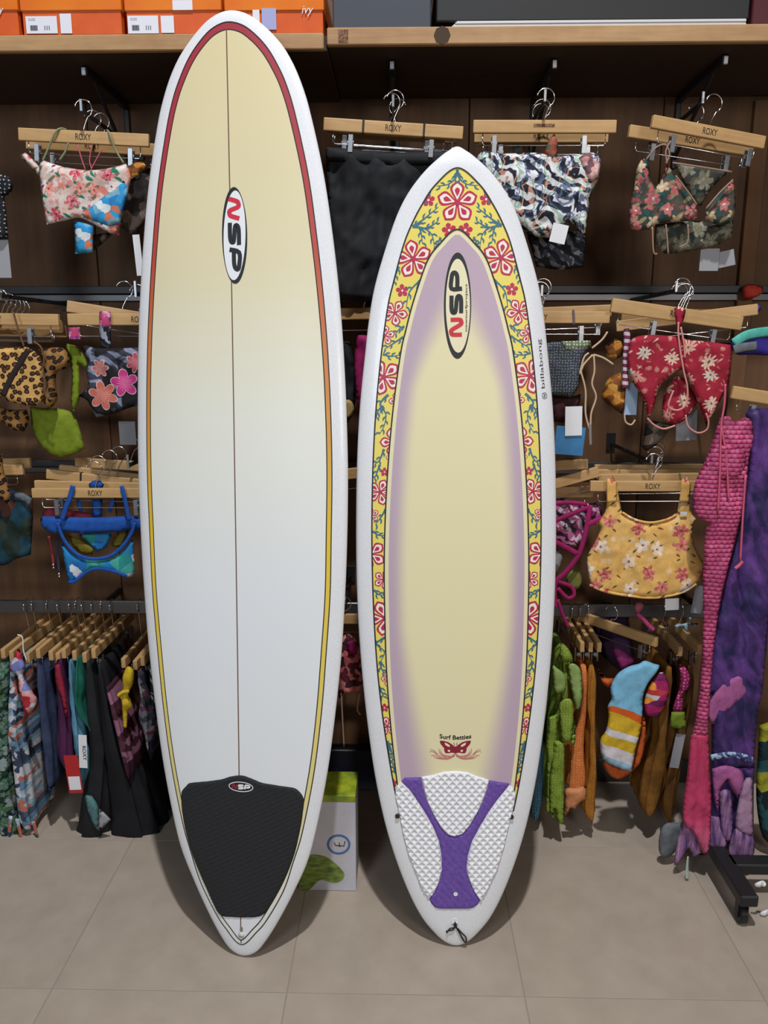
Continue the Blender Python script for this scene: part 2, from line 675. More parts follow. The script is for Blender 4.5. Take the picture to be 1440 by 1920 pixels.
A.hull('hull', M_white, rootA)
pinA = [(50.3, 398.9, 455.8), (71, 376.7, 480.8), (98.9, 357.2, 504.4), (132, 342.5, 524.7), (171, 330, 543.3), (230, 317, 560.6), (341, 301, 585), (450, 291, 599.4), (561, 284, 611.4), (670, 279.4, 619.2),
        (781, 278.3, 624.4), (890, 278.9, 625.6), (1001, 283.6, 624.4), (1110, 288.6, 622), (1221, 298.3, 614.7), (1330, 308.6, 605.3), (1441, 323, 590.6), (1550, 344.7, 569.7), (1605.6, 360.6, 553),
        (1661, 380, 536.4), (1716.7, 408.6, 507), (1744, 427.5, 486)]
halfA = sym(A, pinA, (426, 41.4), (453.6, 1770.8))
outR, outL = loop_of(halfA)
inR = [(max(u, 0), v) for u, v in inset(outR, lambda t: .0185 - .006 * min(1, t * 2.2))]
inR[0] = (0, outR[0][1] - .0185)
inR[-1] = (0, outR[-1][1] + .014)
inL = inR + [(-u, v) for u, v in inR[-2:0:-1]]
La = A.L
def rampv(stops, L):
    return lambda n: n.ramp(n.y / L, stops)
M_cream = mat('cream_fading_to_white', rampv([(0, C(226, 228, 233)), (.40, C(226, 229, 232)), (.58, C(226, 226, 214)), (.74, C(220, 210, 174)), (1, C(216, 202, 158))], La), rough=.42, bump=(900, .08, .0005))
M_stripe = mat('sunset_stripe', rampv([(0, C(226, 228, 230)), (.07, C(226, 224, 208)), (.18, C(222, 209, 142)), (.32, C(226, 200, 88)), (.46, C(226, 190, 46)), (.52, C(214, 168, 60)), (.62, C(206, 130, 62)), (.75, C(184, 76, 62)), (.86, C(168, 58, 68)), (1, C(158, 56, 68))], La), rough=.42)
D = Decal(A)
D.poly(outL, .0004, 0, .02)
D.make('colour_stripe', M_stripe, rootA, True)
D = Decal(A)
D.poly(inL, .0008, 0, .02)
D.make('deck_panel', M_cream, rootA, True)
D = Decal(A)
D.stroke(outL, .0013, .0011, closed=True)
D.stroke(inL, .0013, .0011, closed=True)
D.make('pinline', M_ink, rootA)
M_string = mat('stringer_brown', color=C(112, 84, 66), rough=.5)
D = Decal(A)
v_hi, v_lo = inR[0][1], A.uv(453, 1768)[1]
D.stroke([(0, v_lo + (v_hi - v_lo) * i / 60) for i in range(61)], .0016, .0012)
D.make('stringer', M_string, rootA)
def at(b, px, py): return b.uv(px, py)
M_red = mat('logo_red', color=C(205, 44, 62), rough=.45)
M_blk = mat('logo_black', color=C(32, 34, 38), rough=.45)
M_lw = mat('logo_white', color=C(228, 230, 234), rough=.45)
c = at(A, 440.3, 442)
top, bot = at(A, 437, 352), at(A, 442.5, 533)
lf, rt = at(A, 416.7, 442), at(A, 464, 442)
hb, ha = (top[1] - bot[1]) / 2, (rt[0] - lf[0]) / 2
D = Decal(A)
D.poly(ellipse(c, ha, hb, 64), .0016, 0, .02)
D.poly(ellipse((c[0] + .0, c[1]), ha * .87, hb * .925, 64, rad(-2.2)), .0020, 1, .02)
logo(D, (c[0], c[1] + .004), (0, -1), (1, 0), hb * 1.56, ha * 1.16, .0057, .0026, 2, 0, .16)
lg = D.make('logo_oval', [M_blk, M_lw, M_red], rootA)
lg['label'] = 'oval logo with red and black letters NSP'
padA = [(105, 320), (150, 265), (190, 238), (330, 225), (480, 205), (560, 180), (640, 168), (700, 172), (800, 210), (880, 240), (1100, 275), (1180, 290), (1230, 330), (1260, 380), (1265, 430), (1250, 560), (1230, 680), (1180, 900), (1100, 1120),
        (1000, 1320), (930, 1430), (880, 1490), (780, 1518), (520, 1510), (470, 1490), (430, 1440), (330, 1220), (240, 1010), (180, 840), (130, 640), (105, 480), (100, 380)]
padA = catmull([at(A, 320 + x / 5.054, 1420 + y / 5.054) for x, y in padA], 3)
def pad(board, outline, base, relief, name, mt, root, step, d0=.006):
    """Foam pad: outline extruded off the deck with a diamond relief on top."""
    B = resample(outline, step * 1.2)
    Ar = np.array(B)
    x0, y0 = Ar.min(0)
    x1, y1 = Ar.max(0)
    s2 = step
    g = []
    for i in range(int((x1 - x0) / s2) + 2):
        for j in range(int((y1 - y0) / s2) + 2):
            g.append((round(x0 / s2) * s2 + i * s2, round(y0 / s2) * s2 + j * s2))
    vs, fs = tri2d(B, s2 * .9, np.array(g))
    ed = edge_dist(np.array(vs), B)
    V = []
    for (u, v), e in zip(vs, ed):
        V.append((u, v, board.deck(u, v) + base * min(1, (e / d0)) ** .5 + (relief(u, v) if e > .002 else 0)))
    o = link(name, mesh(name, V, fs), mt, root)
    return o
def pyramids(cell, h):
    def f(u, v):
        a, b = (u + v * .92) / cell, (u - v * .92) / cell
        fa, fb = abs(a - round(a)), abs(b - round(b))
        return h * (1 - min(1, 2.1 * max(0, min(.5 - fa, .5 - fb) * 2 - .16)))
    return f
def ridges(cell, h):
    def f(u, v):
        a = (u * .5 - v) / cell
        b = (u * .9 + v * .55) / (cell * 2.2)
        return h * (abs(a - round(a)) * 2) * (.6 + .4 * abs(math.sin(b * math.pi)))
    return f
M_padk = mat('black_foam', color=C(30, 31, 34), rough=.85, bump=(300, .3, .001))
pa = pad(A, padA, .005, ridges(.0125, .0016), 'tail_pad', M_padk, rootA, .0042)
pa['label'] = 'black foam tail pad with fine diagonal ridges'
D = Decal(A)
c = at(A, 320 + 675 / 5.054, 1420 + 270 / 5.054)
el = ellipse(c, .0335, .0125, 40)
D.stroke(el, .0011, .0068, 1, closed=True)
logo(D, c, (1, 0), (0, 1), .052, .0155, .0022, .0072, 2, 1)
D.make('pad_logo', [M_blk, M_lw, mat('dull_red', color=C(140, 34, 46), rough=.5)], pa)
lp = at(A, 453, 1752)
wl_ = A.deck(*lp)
o = link('leash_plug', mesh('leash_plug', *merge(sweep([(lp[0], lp[1], wl_ - .006), (lp[0], lp[1], wl_ + .003)], .0085, n=16, smooth_n=1),
     sweep([(lp[0] - .007, lp[1], wl_ + .0035), (lp[0] + .007, lp[1], wl_ + .0035)], .0018, n=8, smooth_n=1))), mat('clear_plastic', color=C(206, 204, 198), rough=.2), rootA, True)
o = link('leash_cup', mesh('leash_cup', *box_data(.008, .014, .002, .0006, (lp[0], lp[1] + .014, wl_ + .001))), mat('cup_grey', color=C(128, 122, 114), rough=.5), rootA)

# --- short board, floral band and purple fade
rowsB = [(281, 843, 871), (287, 833.5, 880.5), (299.6, 818.4, 896.2), (329.9, 786.7, 924.7), (362.9, 762.9, 948.5), (399.9, 744.5, 967.5), (460, 723.3, 987.8), (539, 700.9, 1009.7), (600, 690.5, 1019.5), (660, 683.2, 1025.5), (760, 672.4, 1034), (860, 667.4, 1039.3),
         (960, 665.3, 1040.5), (1060, 665.8, 1040), (1160, 669.2, 1036), (1260, 676.4, 1028.6), (1360, 687.7, 1018.4), (1460, 702.5, 1003.9), (1560, 726, 983.3), (1660, 760.3, 948.7), (1718.8, 790.6, 920), (1745, 809, 896.5), (1763.6, 829, 876)]
B = Board((855, 1774), (857, 275), 2.07, rad(0), rowsB, None, .058, .03)
rootB = empty('surfboard')
rootB.matrix_world = B.M
tag(rootB, 'shorter pointed surfboard with yellow floral band, purple fade and white purple tail pad', 'surfboard', 'surfboards leaning on the shop wall')
B.hull('hull', M_white, rootB)
bo = [(347.1, 818.4, 902), (385.4, 792, 927), (421, 773.5, 945), (460, 758.2, 960), (526, 740, 977), (573.5, 729, 987.8), (660, 716.7, 999.1), (760, 707.5, 1009), (860, 700.4, 1012.8), (960, 697.7, 1014.4), (1060, 698.5, 1014), (1160, 701.7, 1010),
      (1260, 708, 1002.6), (1360, 719.4, 990.4), (1460, 734.7, 973.2), (1520, 747, 961)]
bi = [(460, 823.6, 894.9), (486.4, 803.8, 913.4), (526, 789.3, 928.7), (573.5, 774, 943.2), (618, 762, 953.8), (660, 752.4, 963), (760, 739.2, 976.7), (860, 730, 985.5), (960, 723.3, 990), (1060, 720.9, 992), (1160, 722, 990.4), (1260, 725, 986.5), (1360, 731.3, 977.5), (1460, 742.3, 966), (1520, 752, 956)]
hbo, hbi = sym(B, bo, (858.8, 315)), sym(B, bi, (858.8, 430.2))
boR, boL = loop_of(hbo)
biR, biL = loop_of(hbi)
gO, gI = gfun(boR, 1), gfun(biR, -1)
fl_clip = (gO, gI)
M_yel = mat('band_yellow', color=C(232, 213, 100), rough=.42, bump=(900, .08, .0005))
M_rose = mat('flower_crimson', color=C(182, 36, 72), rough=.45)
M_petal = mat('petal_white', color=C(240, 226, 214), rough=.45)
M_vine = mat('vine_teal', color=C(58, 108, 128), rough=.45)
D = Decal(B)
D.poly(boL, .0003, 0, .02, (gI,))
D.make('floral_band', M_yel, rootB, True)
pxm = abs(B.uv(900, 700)[0] - B.uv(800, 700)[0]) / 100      # metres per pixel on the deck
PET = [(0, .03), (.22, .13), (.45, .25), (.66, .31), (.82, .24), (.93, .10), (1, 0)]
def petal(c, ang, R, k=1.0, t0=.0, mid=.55, wk=1.0):
    up, dn = [], []
    ca, sa = math.cos(ang), math.sin(ang)
    for t, w in PET:
        t = mid + (t - mid) * k
        w = w * k * wk
        up.append((c[0] + R * (t * ca - w * sa), c[1] + R * (t * sa + w * ca)))
        dn.append((c[0] + R * (t * ca + w * sa), c[1] + R * (t * sa - w * ca)))
    return up + dn[-2::-1]
def big_flower(D, c, R, rot, clip):
    for k in range(5):
        a = rot + k * 2 * math.pi / 5
        D.poly(catmull(petal(c, a, R, 1.0, wk=1.12), 2), .0006, 0, None, clip)
        D.poly(petal(c, a, R, .74, mid=.56, wk=1.02), .0009, 1, None, clip)
        D.poly(petal(c, a, R, .40, mid=.50, wk=1.0), .0012, 0, None, clip)
    D.poly(ellipse(c, R * .13, R * .13, 14), .0013, 0, None, clip)
def small_flower(D, c, R, rot, clip):
    for k in range(5):
        a = rot + k * 2 * math.pi / 5
        D.poly(petal(c, a, R, 1.0, wk=1.15), .0006, 0, None, clip)
    D.poly(ellipse(c, R * .17, R * .17, 10), .0010, 1, None, clip)
D = Decal(B)
big_flower(D, (0, at(B, 857, 380)[1]), 38.5 * pxm, rad(90), fl_clip)
# on one side, mirrored to the other
bigs = [(774.8, 486, 36, 98), (740.5, 586.7, 25, -84), (722, 629, 19, 10), (719.4, 707, 35, 40), (739, 829, 28, 180), (745, 752, 17, 180), (735, 858, 12, 180), (712.8, 922.8, 26, -75), (697, 965.6, 15, 30), (695, 1039, 31, 40), (719, 1087, 20, 140), (722, 1159, 36, 115), (729, 1273, 16, 180), (726, 1362, 20, 100)]
smalls = [(803.3, 375.3, 12.5, 90), (842, 432, 14, 100), (754.2, 545, 12.5, 95), (721, 885, 9, 90), (721, 1327, 9, 90), (737, 1468, 9, 90)]
axis_u = 0.0
for mir in (1, -1):
    for px, py, R, rot in bigs:
        u, v = at(B, px, py)
        a = rad(rot)
        if mir < 0: a = math.pi - a
        big_flower(D, (u * mir, v), R * pxm, a, fl_clip)
    for px, py, R, rot in smalls:
        u, v = at(B, px, py)
        a = rad(rot) if mir > 0 else math.pi - rad(rot)
        small_flower(D, (u * mir, v), R * pxm, a, fl_clip)
    vines = [[(858, 318), (854, 334), (839.5, 345.8), (819, 349)], [(773.5, 425), (792, 413), (807.8, 399.9), (822, 388)], [(773.5, 425), (797, 429), (810.4, 442), (814, 462)], [(786.7, 426), (790, 440), (792, 457)], [(797, 429), (810, 423), (822, 414)],
             [(790, 524), (768, 547), (761.6, 578)], [(748, 500), (742, 515), (739, 530)], [(826, 445), (822, 455), (818, 468)], [(758, 612), (750, 616), (741, 627)], [(756, 632), (736.5, 644.7), (720.7, 655)], [(718, 664), (732, 668), (749, 666)],
             [(728, 740), (712.8, 757.6), (723.3, 776), (720.7, 797), (711, 815)], [(716, 762), (708, 772), (706, 784)], [(720, 842), (712, 862), (703, 870)], [(712, 872), (706, 888), (702, 898)], [(723, 955), (714, 970), (704, 983)], [(699, 996), (709, 1003), (721, 1004)],
             [(701, 1106), (709, 1114), (719, 1116)], [(722, 1195), (706, 1207), (720.7, 1223), (709, 1247)], [(712, 1240), (716, 1255), (722, 1262)], [(711, 1287), (716, 1298), (720, 1307)], [(726, 1389), (734, 1408), (737, 1440)], [(729, 1395), (727, 1410), (738, 1425)], [(742, 1450), (738, 1440), (736, 1430)], [(808, 352), (800, 362), (795, 378)]]
    for vi, vn in enumerate(vines):
        q = catmull([(at(B, x, y)[0] * mir, at(B, x, y)[1]) for x, y in vn], 8, False)
        D.stroke(q, lambda t: (2.0 - 1.5 * t) * pxm * (1.3 if t < .15 else 1), .0008, 2, fl_clip)
        rr = random.Random(vi)
        n = len(q)
        for j in range(3, n - 1, 3):
            sd = 1 if (j // 3) % 2 else -1
            p, p2 = q[j], q[j - 1]
            dx, dy = p[0] - p2[0], p[1] - p2[1]
            l = math.hypot(dx, dy) or 1
            dx, dy = dx / l, dy / l
            nx, ny = -dy * sd * mir, dx * sd * mir
            s_ = pxm * rr.uniform(6, 10)
            leaf = [(p[0], p[1]), (p[0] + (nx * .55 + dx * .35) * s_, p[1] + (ny * .55 + dy * .35) * s_), (p[0] + (nx * .75 + dx * 1.0) * s_, p[1] + (ny * .75 + dy * 1.0) * s_)]
            D.stroke(catmull(leaf, 4, False), lambda t: (1.9 * math.sin(math.pi * min(1, t * .85 + .12)) + .2) * pxm * .8, .0008, 2, fl_clip)
fp = D.make('floral_print', [M_rose, M_petal, M_vine], rootB)
fp['label'] = 'crimson and white flowers with teal vines'
# inner deck panel with the purple airbrush fade
D = Decal(B)
D.poly(biL, .0004, 0, .02)
D.make('deck_panel', mat('deck_cream', color=C(230, 220, 180), rough=.42, bump=(900, .10, .0006)), rootB, True)
fadeR = [(max(u, 0), v) for u, v in inset(biR, 8.5 * pxm)]
fadeR[0] = (0, biR[0][1] - 12 * pxm)
fadeL = fadeR + [(-u, v) for u, v in fadeR[:0:-1]]
D = Decal(B)
D.poly(resample(fadeL, .012), .0007, 0, .009)
panel = D.make('airbrush_fade', vcol_mat('purple_cream_airbrush', .42, (900, .10, .0006)), rootB, True)
me = panel.data
co = np.array([tuple(v.co) for v in me.vertices])
ed = edge_dist(co[:, :2], biL)
ca = me.color_attributes.new('tint', 'FLOAT_COLOR', 'POINT')
cream, purple = np.array(C(228, 219, 176)[:3]), np.array(C(186, 164, 180)[:3])
v_top = biR[0][1]
for i, (p, e) in enumerate(zip(co, ed)):
    e = e / pxm
    if p[1] < fadeR[-1][1] + .004: e = 40
    dv = (v_top - p[1]) / pxm
    wv = 34 + 72 * max(0, 1 - dv / 290) ** 1.2 + 26 * max(0, (dv - 750) / 280)
    f = 1 - min(1, max(0, (e - 15 - (wv - 34) * .5) / wv))
    f = f * f * (3 - 2 * f)
    ca.data[i].color = tuple(cream * (1 - f) + purple * f) + (1,)
D = Decal(B)
D.stroke(boR[::-1] + [(-u, v) for u, v in boR[1:]], .0017, .0017)
D.stroke(biR[::-1] + [(-u, v) for u, v in biR[1:]], .0017, .0017)
D.make('pinline', M_ink, rootB)
c = at(B, 857.8, 574)
D = Decal(B)
D.poly(ellipse(c, 25.5 * pxm, 97 * pxm, 64), .0010, 0, .02)
D.poly(ellipse((c[0] + .001, c[1]), 22.4 * pxm, 85.5 * pxm, 64, rad(.6)), .0014, 1, .02)
cl = at(B, 855.5, 571)
logo(D, cl, (0, 1), (-1, 0), 125 * pxm, 29 * pxm, 3.9 * pxm, .0020, 2, 0, 0.0)
tv, tf, ext = text_data('newsurfproject', .01)
cx = at(B, 874.5, 577)
kx, ky = 87 * pxm / ext[0], 5.5 * pxm / ext[1]
D.tris([(cx[0] - y * ky, cx[1] + x * kx) for x, y in tv], tf, .0020, 0)
lg = D.make('logo_oval', [M_blk, mat('logo_cream', color=C(232, 222, 186), rough=.45), M_red], rootB)
lg['label'] = 'oval logo with red and black letters NSP'
# butterfly print
D = Decal(B)
k = 11.077
def bf(x, y): return at(B, 790 + x / k, 1365 + y / k)
wing = [(700, 390), (640, 340), (560, 290), (470, 265), (400, 258), (380, 275), (400, 330), (440, 380), (470, 410), (475, 470), (500, 520), (560, 525), (630, 510), (690, 520), (710, 540)]
hole1 = [(480, 300), (530, 315), (590, 355), (590, 388), (550, 380), (500, 350)]
hole2 = [(545, 455), (580, 448), (600, 470), (590, 492), (555, 490)]
body = [(690, 380), (730, 380), (725, 480), (708, 545), (692, 480)]
def mirx(ps): return [(1412 - x, y) for x, y in ps]
for ps in (wing, mirx(wing)): D.poly([bf(*p) for p in ps], .0009, 0)
for ps in (hole1, mirx(hole1), hole2, mirx(hole2)): D.poly([bf(*p) for p in ps], .0012, 1)
D.poly([bf(*p) for p in body], .0013, 0)
for ps in ([(690, 360), (678, 320), (672, 300)], [(730, 360), (738, 320), (744, 300)]):
    D.stroke([bf(*p) for p in ps], .0007, .0013, 2)
swirls = [[(700, 540), (600, 600), (450, 620), (330, 540), (260, 460), (170, 440)], [(690, 570), (560, 640), (420, 640), (300, 620), (230, 560), (200, 590)], [(520, 610), (420, 560), (370, 480), (380, 420)], [(600, 590), (460, 560), (410, 500), (400, 450)], [(420, 640), (340, 600), (290, 560), (250, 570)], [(330, 540), (270, 500), (200, 480), (170, 510)]]
for ps in swirls:
    for q in (ps, mirx(ps)):
        D.stroke(catmull([bf(*p) for p in q], 5, False), lambda t: .0016 * (1 - t) + .0006, .0009, 3)
sw, sf, ext = text_data('Surf Betties', .025)
cx = bf(708, 195)
W_ = (bf(1040, 195)[0] - bf(380, 195)[0])
for x, y in [(0, 0)]:
    D.tris([(cx[0] + a * W_ / ext[0], cx[1] + b * (9 * pxm) / ext[1] + .004 * (2 * a / ext[0]) ** 2) for a, b in sw], sf, .0012, 2)
D.make('butterfly_print', [mat('butterfly_maroon', color=C(140, 28, 50), rough=.45), mat('butterfly_cream', color=C(240, 224, 190), rough=.45), M_ink, mat('swirl_pink', color=C(196, 132, 124), rough=.45)], rootB)
# maker lettering along the rail
D = Decal(B)
p0, p1 = at(B, 1020.5, 738), at(B, 1011.5, 636)
mid_ = ((p0[0] + p1[0]) / 2, (p0[1] + p1[1]) / 2)
dx, dy = p1[0] - p0[0], p1[1] - p0[1]
l = math.hypot(dx, dy)
dx, dy = dx / l, dy / l
tv, tf, ext = text_data('billabong', .0)
kx, ky = l * .90 / ext[0], .0125 / ext[1]
D.tris([(mid_[0] + dx * (x * kx + l * .05) - dy * y * ky, mid_[1] + dy * (x * kx + l * .05) + dx * y * ky) for x, y in tv], tf, .0006, 0)
e0 = at(B, 1021, 742)
sq = [(-.006, -.005), (.006, -.005), (.006, .005), (-.006, .005)]
D.stroke([(e0[0] + dx * x - dy * y, e0[1] + dy * x + dx * y) for x, y in catmull(sq, 4)], .0006, .0006, closed=True)
D.stroke(catmull([(e0[0] + dx * x - dy * y, e0[1] + dy * x + dx * y) for x, y in [(-.004, -.003), (-.002, .003), (.002, -.003), (.004, .003)]], 4, False), .0008, .0006)
D.make('rail_lettering', mat('soft_black_ink', color=C(60, 56, 56), rough=.5), rootB)
# traction pad
def pb(l): return [at(B, 700 + x / 4.267, 1340 + y / 4.267) for x, y in l]
cenP = [(385, 495), (480, 480), (560, 455), (655, 447), (750, 458), (830, 490), (925, 520), (910, 590), (880, 680), (830, 790), (770, 890), (710, 955), (650, 972), (590, 955), (540, 900), (480, 800), (430, 690), (400, 580)]
lefP = [(220, 530), (290, 600), (360, 700), (430, 810), (480, 900), (525, 1010), (545, 1120), (550, 1240), (530, 1330), (490, 1420), (445, 1475), (380, 1380), (330, 1240), (280, 1120), (235, 960), (205, 800), (172, 650), (178, 575)]
rigP = [(1090, 560), (1000, 670), (920, 780), (850, 900), (790, 1010), (755, 1130), (745, 1240), (765, 1320), (800, 1400), (855, 1490), (870, 1480), (940, 1350), (1000, 1220), (1060, 1010), (1095, 850), (1130, 720), (1140, 640), (1125, 590)]
purP = [(220, 530), (250, 499), (385, 495), (400, 580), (430, 690), (480, 800), (540, 900), (590, 955), (650, 972), (710, 955), (770, 890), (830, 790), (880, 680), (910, 590), (925, 520), (1085, 545), (1090, 560),
        (1000, 670), (920, 780), (850, 900), (790, 1010), (755, 1130), (745, 1240), (765, 1320), (800, 1400), (855, 1490), (832, 1520), (800, 1543), (765, 1552), (530, 1552), (495, 1543), (465, 1512), (445, 1475), (490, 1420), (530, 1330), (550, 1240), (545, 1120), (525, 1010), (480, 900), (430, 810), (360, 700), (290, 600)]
M_padw = mat('white_foam', color=C(228, 228, 232), rough=.7, bump=(300, .15, .0008))
M_padp = mat('purple_foam', lambda n: n.mix(n.noise(n.obj, 120, 3).step(.3, .7), C(96, 66, 150), C(112, 82, 164)), rough=.8, bump=(220, .4, .0012))
pr_ = empty('traction_pad')
pr_.parent = rootB
pr_['label'] = 'white diamond grip tail pad with a purple Y'
for nm, ps, mt in (('grip_panel', cenP, M_padw), ('grip_panel', lefP, M_padw), ('grip_panel', rigP, M_padw)):
    o = pad(B, pb(ps), .0045, pyramids(.0205, .0042), nm, mt, pr_, .0026, .004)
o = pad(B, pb(purP), .0052, lambda u, v: .0004 * math.sin(u * 300 + v * 260), 'purple_panel', M_padp, pr_, .006)
h = at(B, 700 + 657 / 4.267, 1340 + 1425 / 4.267)
wd = B.deck(*h)
D = Decal(B)
D.poly(ellipse(h, .0058, .0058, 20), .0064)
D.make('vent_hole', M_padw, pr_)
for px, py in ((745, 1528.5), (958.5, 1530)):
    u, v = at(B, px, py)
    w = B.deck(u, v)
    link('fin_screw', mesh('fin_screw', *sweep([(u, v, w + .003), (u, v, w + .0075)], .006, n=14, smooth_n=1)), mat('screw_dark', color=C(58, 52, 46), rough=.4, metal=.4), rootB)
u, v = at(B, 853, 1729)
w = B.deck(u, v)
link('leash_plug', mesh('leash_plug', *merge(sweep([(u, v, w - .006), (u, v, w + .0012)], .0105, n=20, smooth_n=1), sweep([(u - .007, v, w + .003), (u + .007, v, w + .003)], .002, n=8, smooth_n=1))), M_white, rootB)
lp = [at(B, 660 + x / 3.789, 1600 + y / 3.789) for x, y in [(735, 485), (742, 520), (765, 560), (785, 600), (800, 622), (812, 615), (805, 585), (775, 555), (750, 525)]]
lt = [at(B, 660 + x / 3.789, 1600 + y / 3.789) for x, y in [(735, 510), (715, 535), (690, 540), (668, 548)]]
lt2 = [at(B, 660 + x / 3.789, 1600 + y / 3.789) for x, y in [(735, 510), (720, 520), (695, 525), (672, 556)]]
def on(b, ps, off): return [(q[0], q[1], b.deck(*q) + off) for q in ps]
link('leash_string', mesh('leash_string', *merge(sweep(on(B, lp, .005), .0019, n=8), sweep(on(B, lt, .005), .002, n=8), sweep(on(B, lt2, .006), .0017, n=8),
     sweep([(u, v - .002, w + .001), (u, v - .002, w + .009)], .0042, n=10, smooth_n=1))), M_ink, rootB, True)

# ------------------------------------------------------------------ fabric prints
def fab(name, fn=None, color=None, rough=.75, sheen=0.0):
    return mat(name, fn, rough=rough, color=color, sheen=sheen, weave=True, spec=.25)
def P_floral(name, base, fcols, leaf=None, scale=14, size=.42, petals=5, center=None, base2=None, leafk=.27, seed=0.0, rough=.75, dense=True, blots=()):
    def fn(n):
        wob = (n.noise(n.obj, 16, 2) - .5) * .03
        x, z = n.x + wob + seed, n.z + wob + seed * .37
        c = n.mix(n.noise(n.obj, 18, 4).step(.42, .62), base, base2 or base)
        for k, (bc, bs, th) in enumerate(blots):
            c = n.mix(n.noise(n.vec(n.x + k * 3.3, n.y, n.z + k), bs, 4, .6, .8).step(th, th + .03), c, bc)
        if leaf:
            for k, lc in enumerate(leaf if isinstance(leaf, list) else [leaf]):
                a = .9 + k * 1.3
                lx = (x * math.cos(a) + z * math.sin(a)) * (scale * 1.9) + k * 3.3
                lz = (z * math.cos(a) - x * math.sin(a)) * (scale * .75) + k * 1.7
                d, *_ = n.voronoi(lx, lz)
                c = n.mix((d * -1 + leafk).step(0, .06), c, lc)
        d, rx, ry, r1, r2 = n.voronoi(x * (scale * 2.1) + 7.7, z * (scale * 2.1) + 3.1)
        m, r, pr, ang = n.flower(rx, ry, r1, size * .9, petals, .08)
        c = n.mix(m * (r2.step(.35, .4) if dense else r2.step(.72, .76)), c, n.mix(.45, fcols[-1], base))
        w2 = (n.noise(n.obj, 70, 2) - .5) * .012
        x, z = x + w2, z + w2
        d, rx, ry, r1, r2 = n.voronoi(x * scale, z * scale)
        m, r, pr, ang = n.flower(rx, ry, r1, size, petals, .05)
        fc = n.ramp(r2, [(i / len(fcols), q) for i, q in enumerate(fcols)], 'CONSTANT') if len(fcols) > 1 else n.col(fcols[0])
        tex = n.noise(n.obj, 130, 3).step(.45, .7) * .6
        c = n.mix(m, c, n.mix(tex, fc, n.mix(.5, base, (.8, .74, .72, 1))))
        if center:
            c = n.mix((r * -1 + size * .22).step(0, .05), c, center)
        return c
    return fab(name, fn, rough=rough)
def P_patch(name, cols, scale=12, dist=1.2, seed=0.0, lo=.34, hi=.66, detail=2, soft=False, stretch=(1, 1)):
    def fn(n):
        v = n.vec(n.x * stretch[0] + seed, n.y + seed, n.z * stretch[1] + seed)
        w = (n.noise(v, scale * 1.3, 3, .6) - .5) * (.9 * min(dist, 1.2))
        x, z = n.x * (scale * 1.5 * stretch[0]) + w + seed, n.z * (scale * 1.5 * stretch[1]) + w * .8 + seed
        d, rx, ry, r1, r2 = n.voronoi(x, z, 1.0)
        k = len(cols)
        return n.ramp(r1 * .999, [(i / k, q) for i, q in enumerate(cols)], 'CONSTANT')
    return fab(name, fn)
def P_leafy(name, cols, f=70, amp=16, sc=9, seed=0.0):
    def fn(n):
        w = n.noise(n.vec(n.x + seed, n.y, n.z), sc, 2, .5, .8)
        s = ((n.x * .7 + n.z) * f + w * amp).f('SINE') * .5 + .5
        p = n.noise(n.vec(n.x + seed + 3, n.y, n.z), sc * 1.1, 3, .5, .6)
        k = len(cols)
        a = n.ramp(p.step(.36, .64), [(i / k, c[0]) for i, c in enumerate(cols)], 'CONSTANT')
        b = n.ramp(p.step(.36, .64), [(i / k, c[1]) for i, c in enumerate(cols)], 'CONSTANT')
        return n.mix(s.step(.42, .58), a, b)
    return fab(name, fn)
def P_dots(name, base, dot, scale=60, r=.2, base2=None):
    def fn(n):
        d, *_ = n.voronoi(n.x * scale, n.z * scale, .35)
        c = n.mix(n.noise(n.obj, 10, 3).step(.35, .65), base, base2 or base)
        return n.mix((d * -1 + r).step(0, .06), c, dot)
    return fab(name, fn)
def P_stripes(name, a, b, f):
    return fab(name, lambda n: n.mix(((n.z * f + n.x * f * .1).f('SINE')).step(-.1, .1), a, b))
def P_plain(name, a, b=None):
    return fab(name, lambda n: n.mix(n.noise(n.obj, 14, 3).step(.35, .65), a, b or a))
def P_leopard(name, base, dark, mid):
    def fn(n):
        wob = (n.noise(n.obj, 60, 2) - .5) * .012
        d, rx, ry, r1, r2 = n.voronoi((n.x + wob) * 50, (n.z + wob) * 56, .8)
        ring = (d * -1 + .40).step(0, .05)
        core = (d * -1 + .20).step(0, .05)
        return n.mix(core, n.mix(ring, base, dark), mid)
    return fab(name, fn)
def P_scales(name, light, mid, dark, s=82):
    def fn(n):
        zz = n.z * s
        row = zz.f('FLOOR')
        x = n.x * s * .8 + row * .5
        fx = x.f('FRACT') - .5
        fz = zz.f('FRACT') - .95
        d = (fx * fx * 1.6 + fz * fz).f('SQRT')
        c = n.mix(d.step(.2, .75), light, mid)
        c = n.mix(n.noise(n.obj, 9, 2).step(.4, .65) * .6, c, dark)
        return n.mix(d.step(.74, .86), c, dark)
    return fab(name, fn, rough=.45)
M_tropic = P_floral('pastel_tropical_print', C(224, 212, 206), [C(206, 70, 92), C(226, 128, 108), C(232, 222, 220), C(196, 60, 84)], [C(24, 122, 98), C(120, 110, 92)], 20, .42, 5, C(150, 30, 60), C(214, 176, 164), .2, dense=False, blots=((C(224, 130, 112), 24, .58), (C(20, 112, 88), 20, .62), (C(190, 180, 170), 40, .6)))
M_tropicb = P_patch('blue_tropical_print', [C(40, 130, 190), C(214, 222, 226), C(52, 150, 206), C(206, 120, 92), C(120, 168, 190)], 34, 1.5, 2)
M_dull = P_patch('dark_brown_print', [C(52, 42, 38), C(84, 70, 62), C(38, 32, 32), C(110, 92, 82)], 30, 1.4, 5)
M_black = P_plain('black_fabric', C(26, 27, 30), C(34, 35, 39))
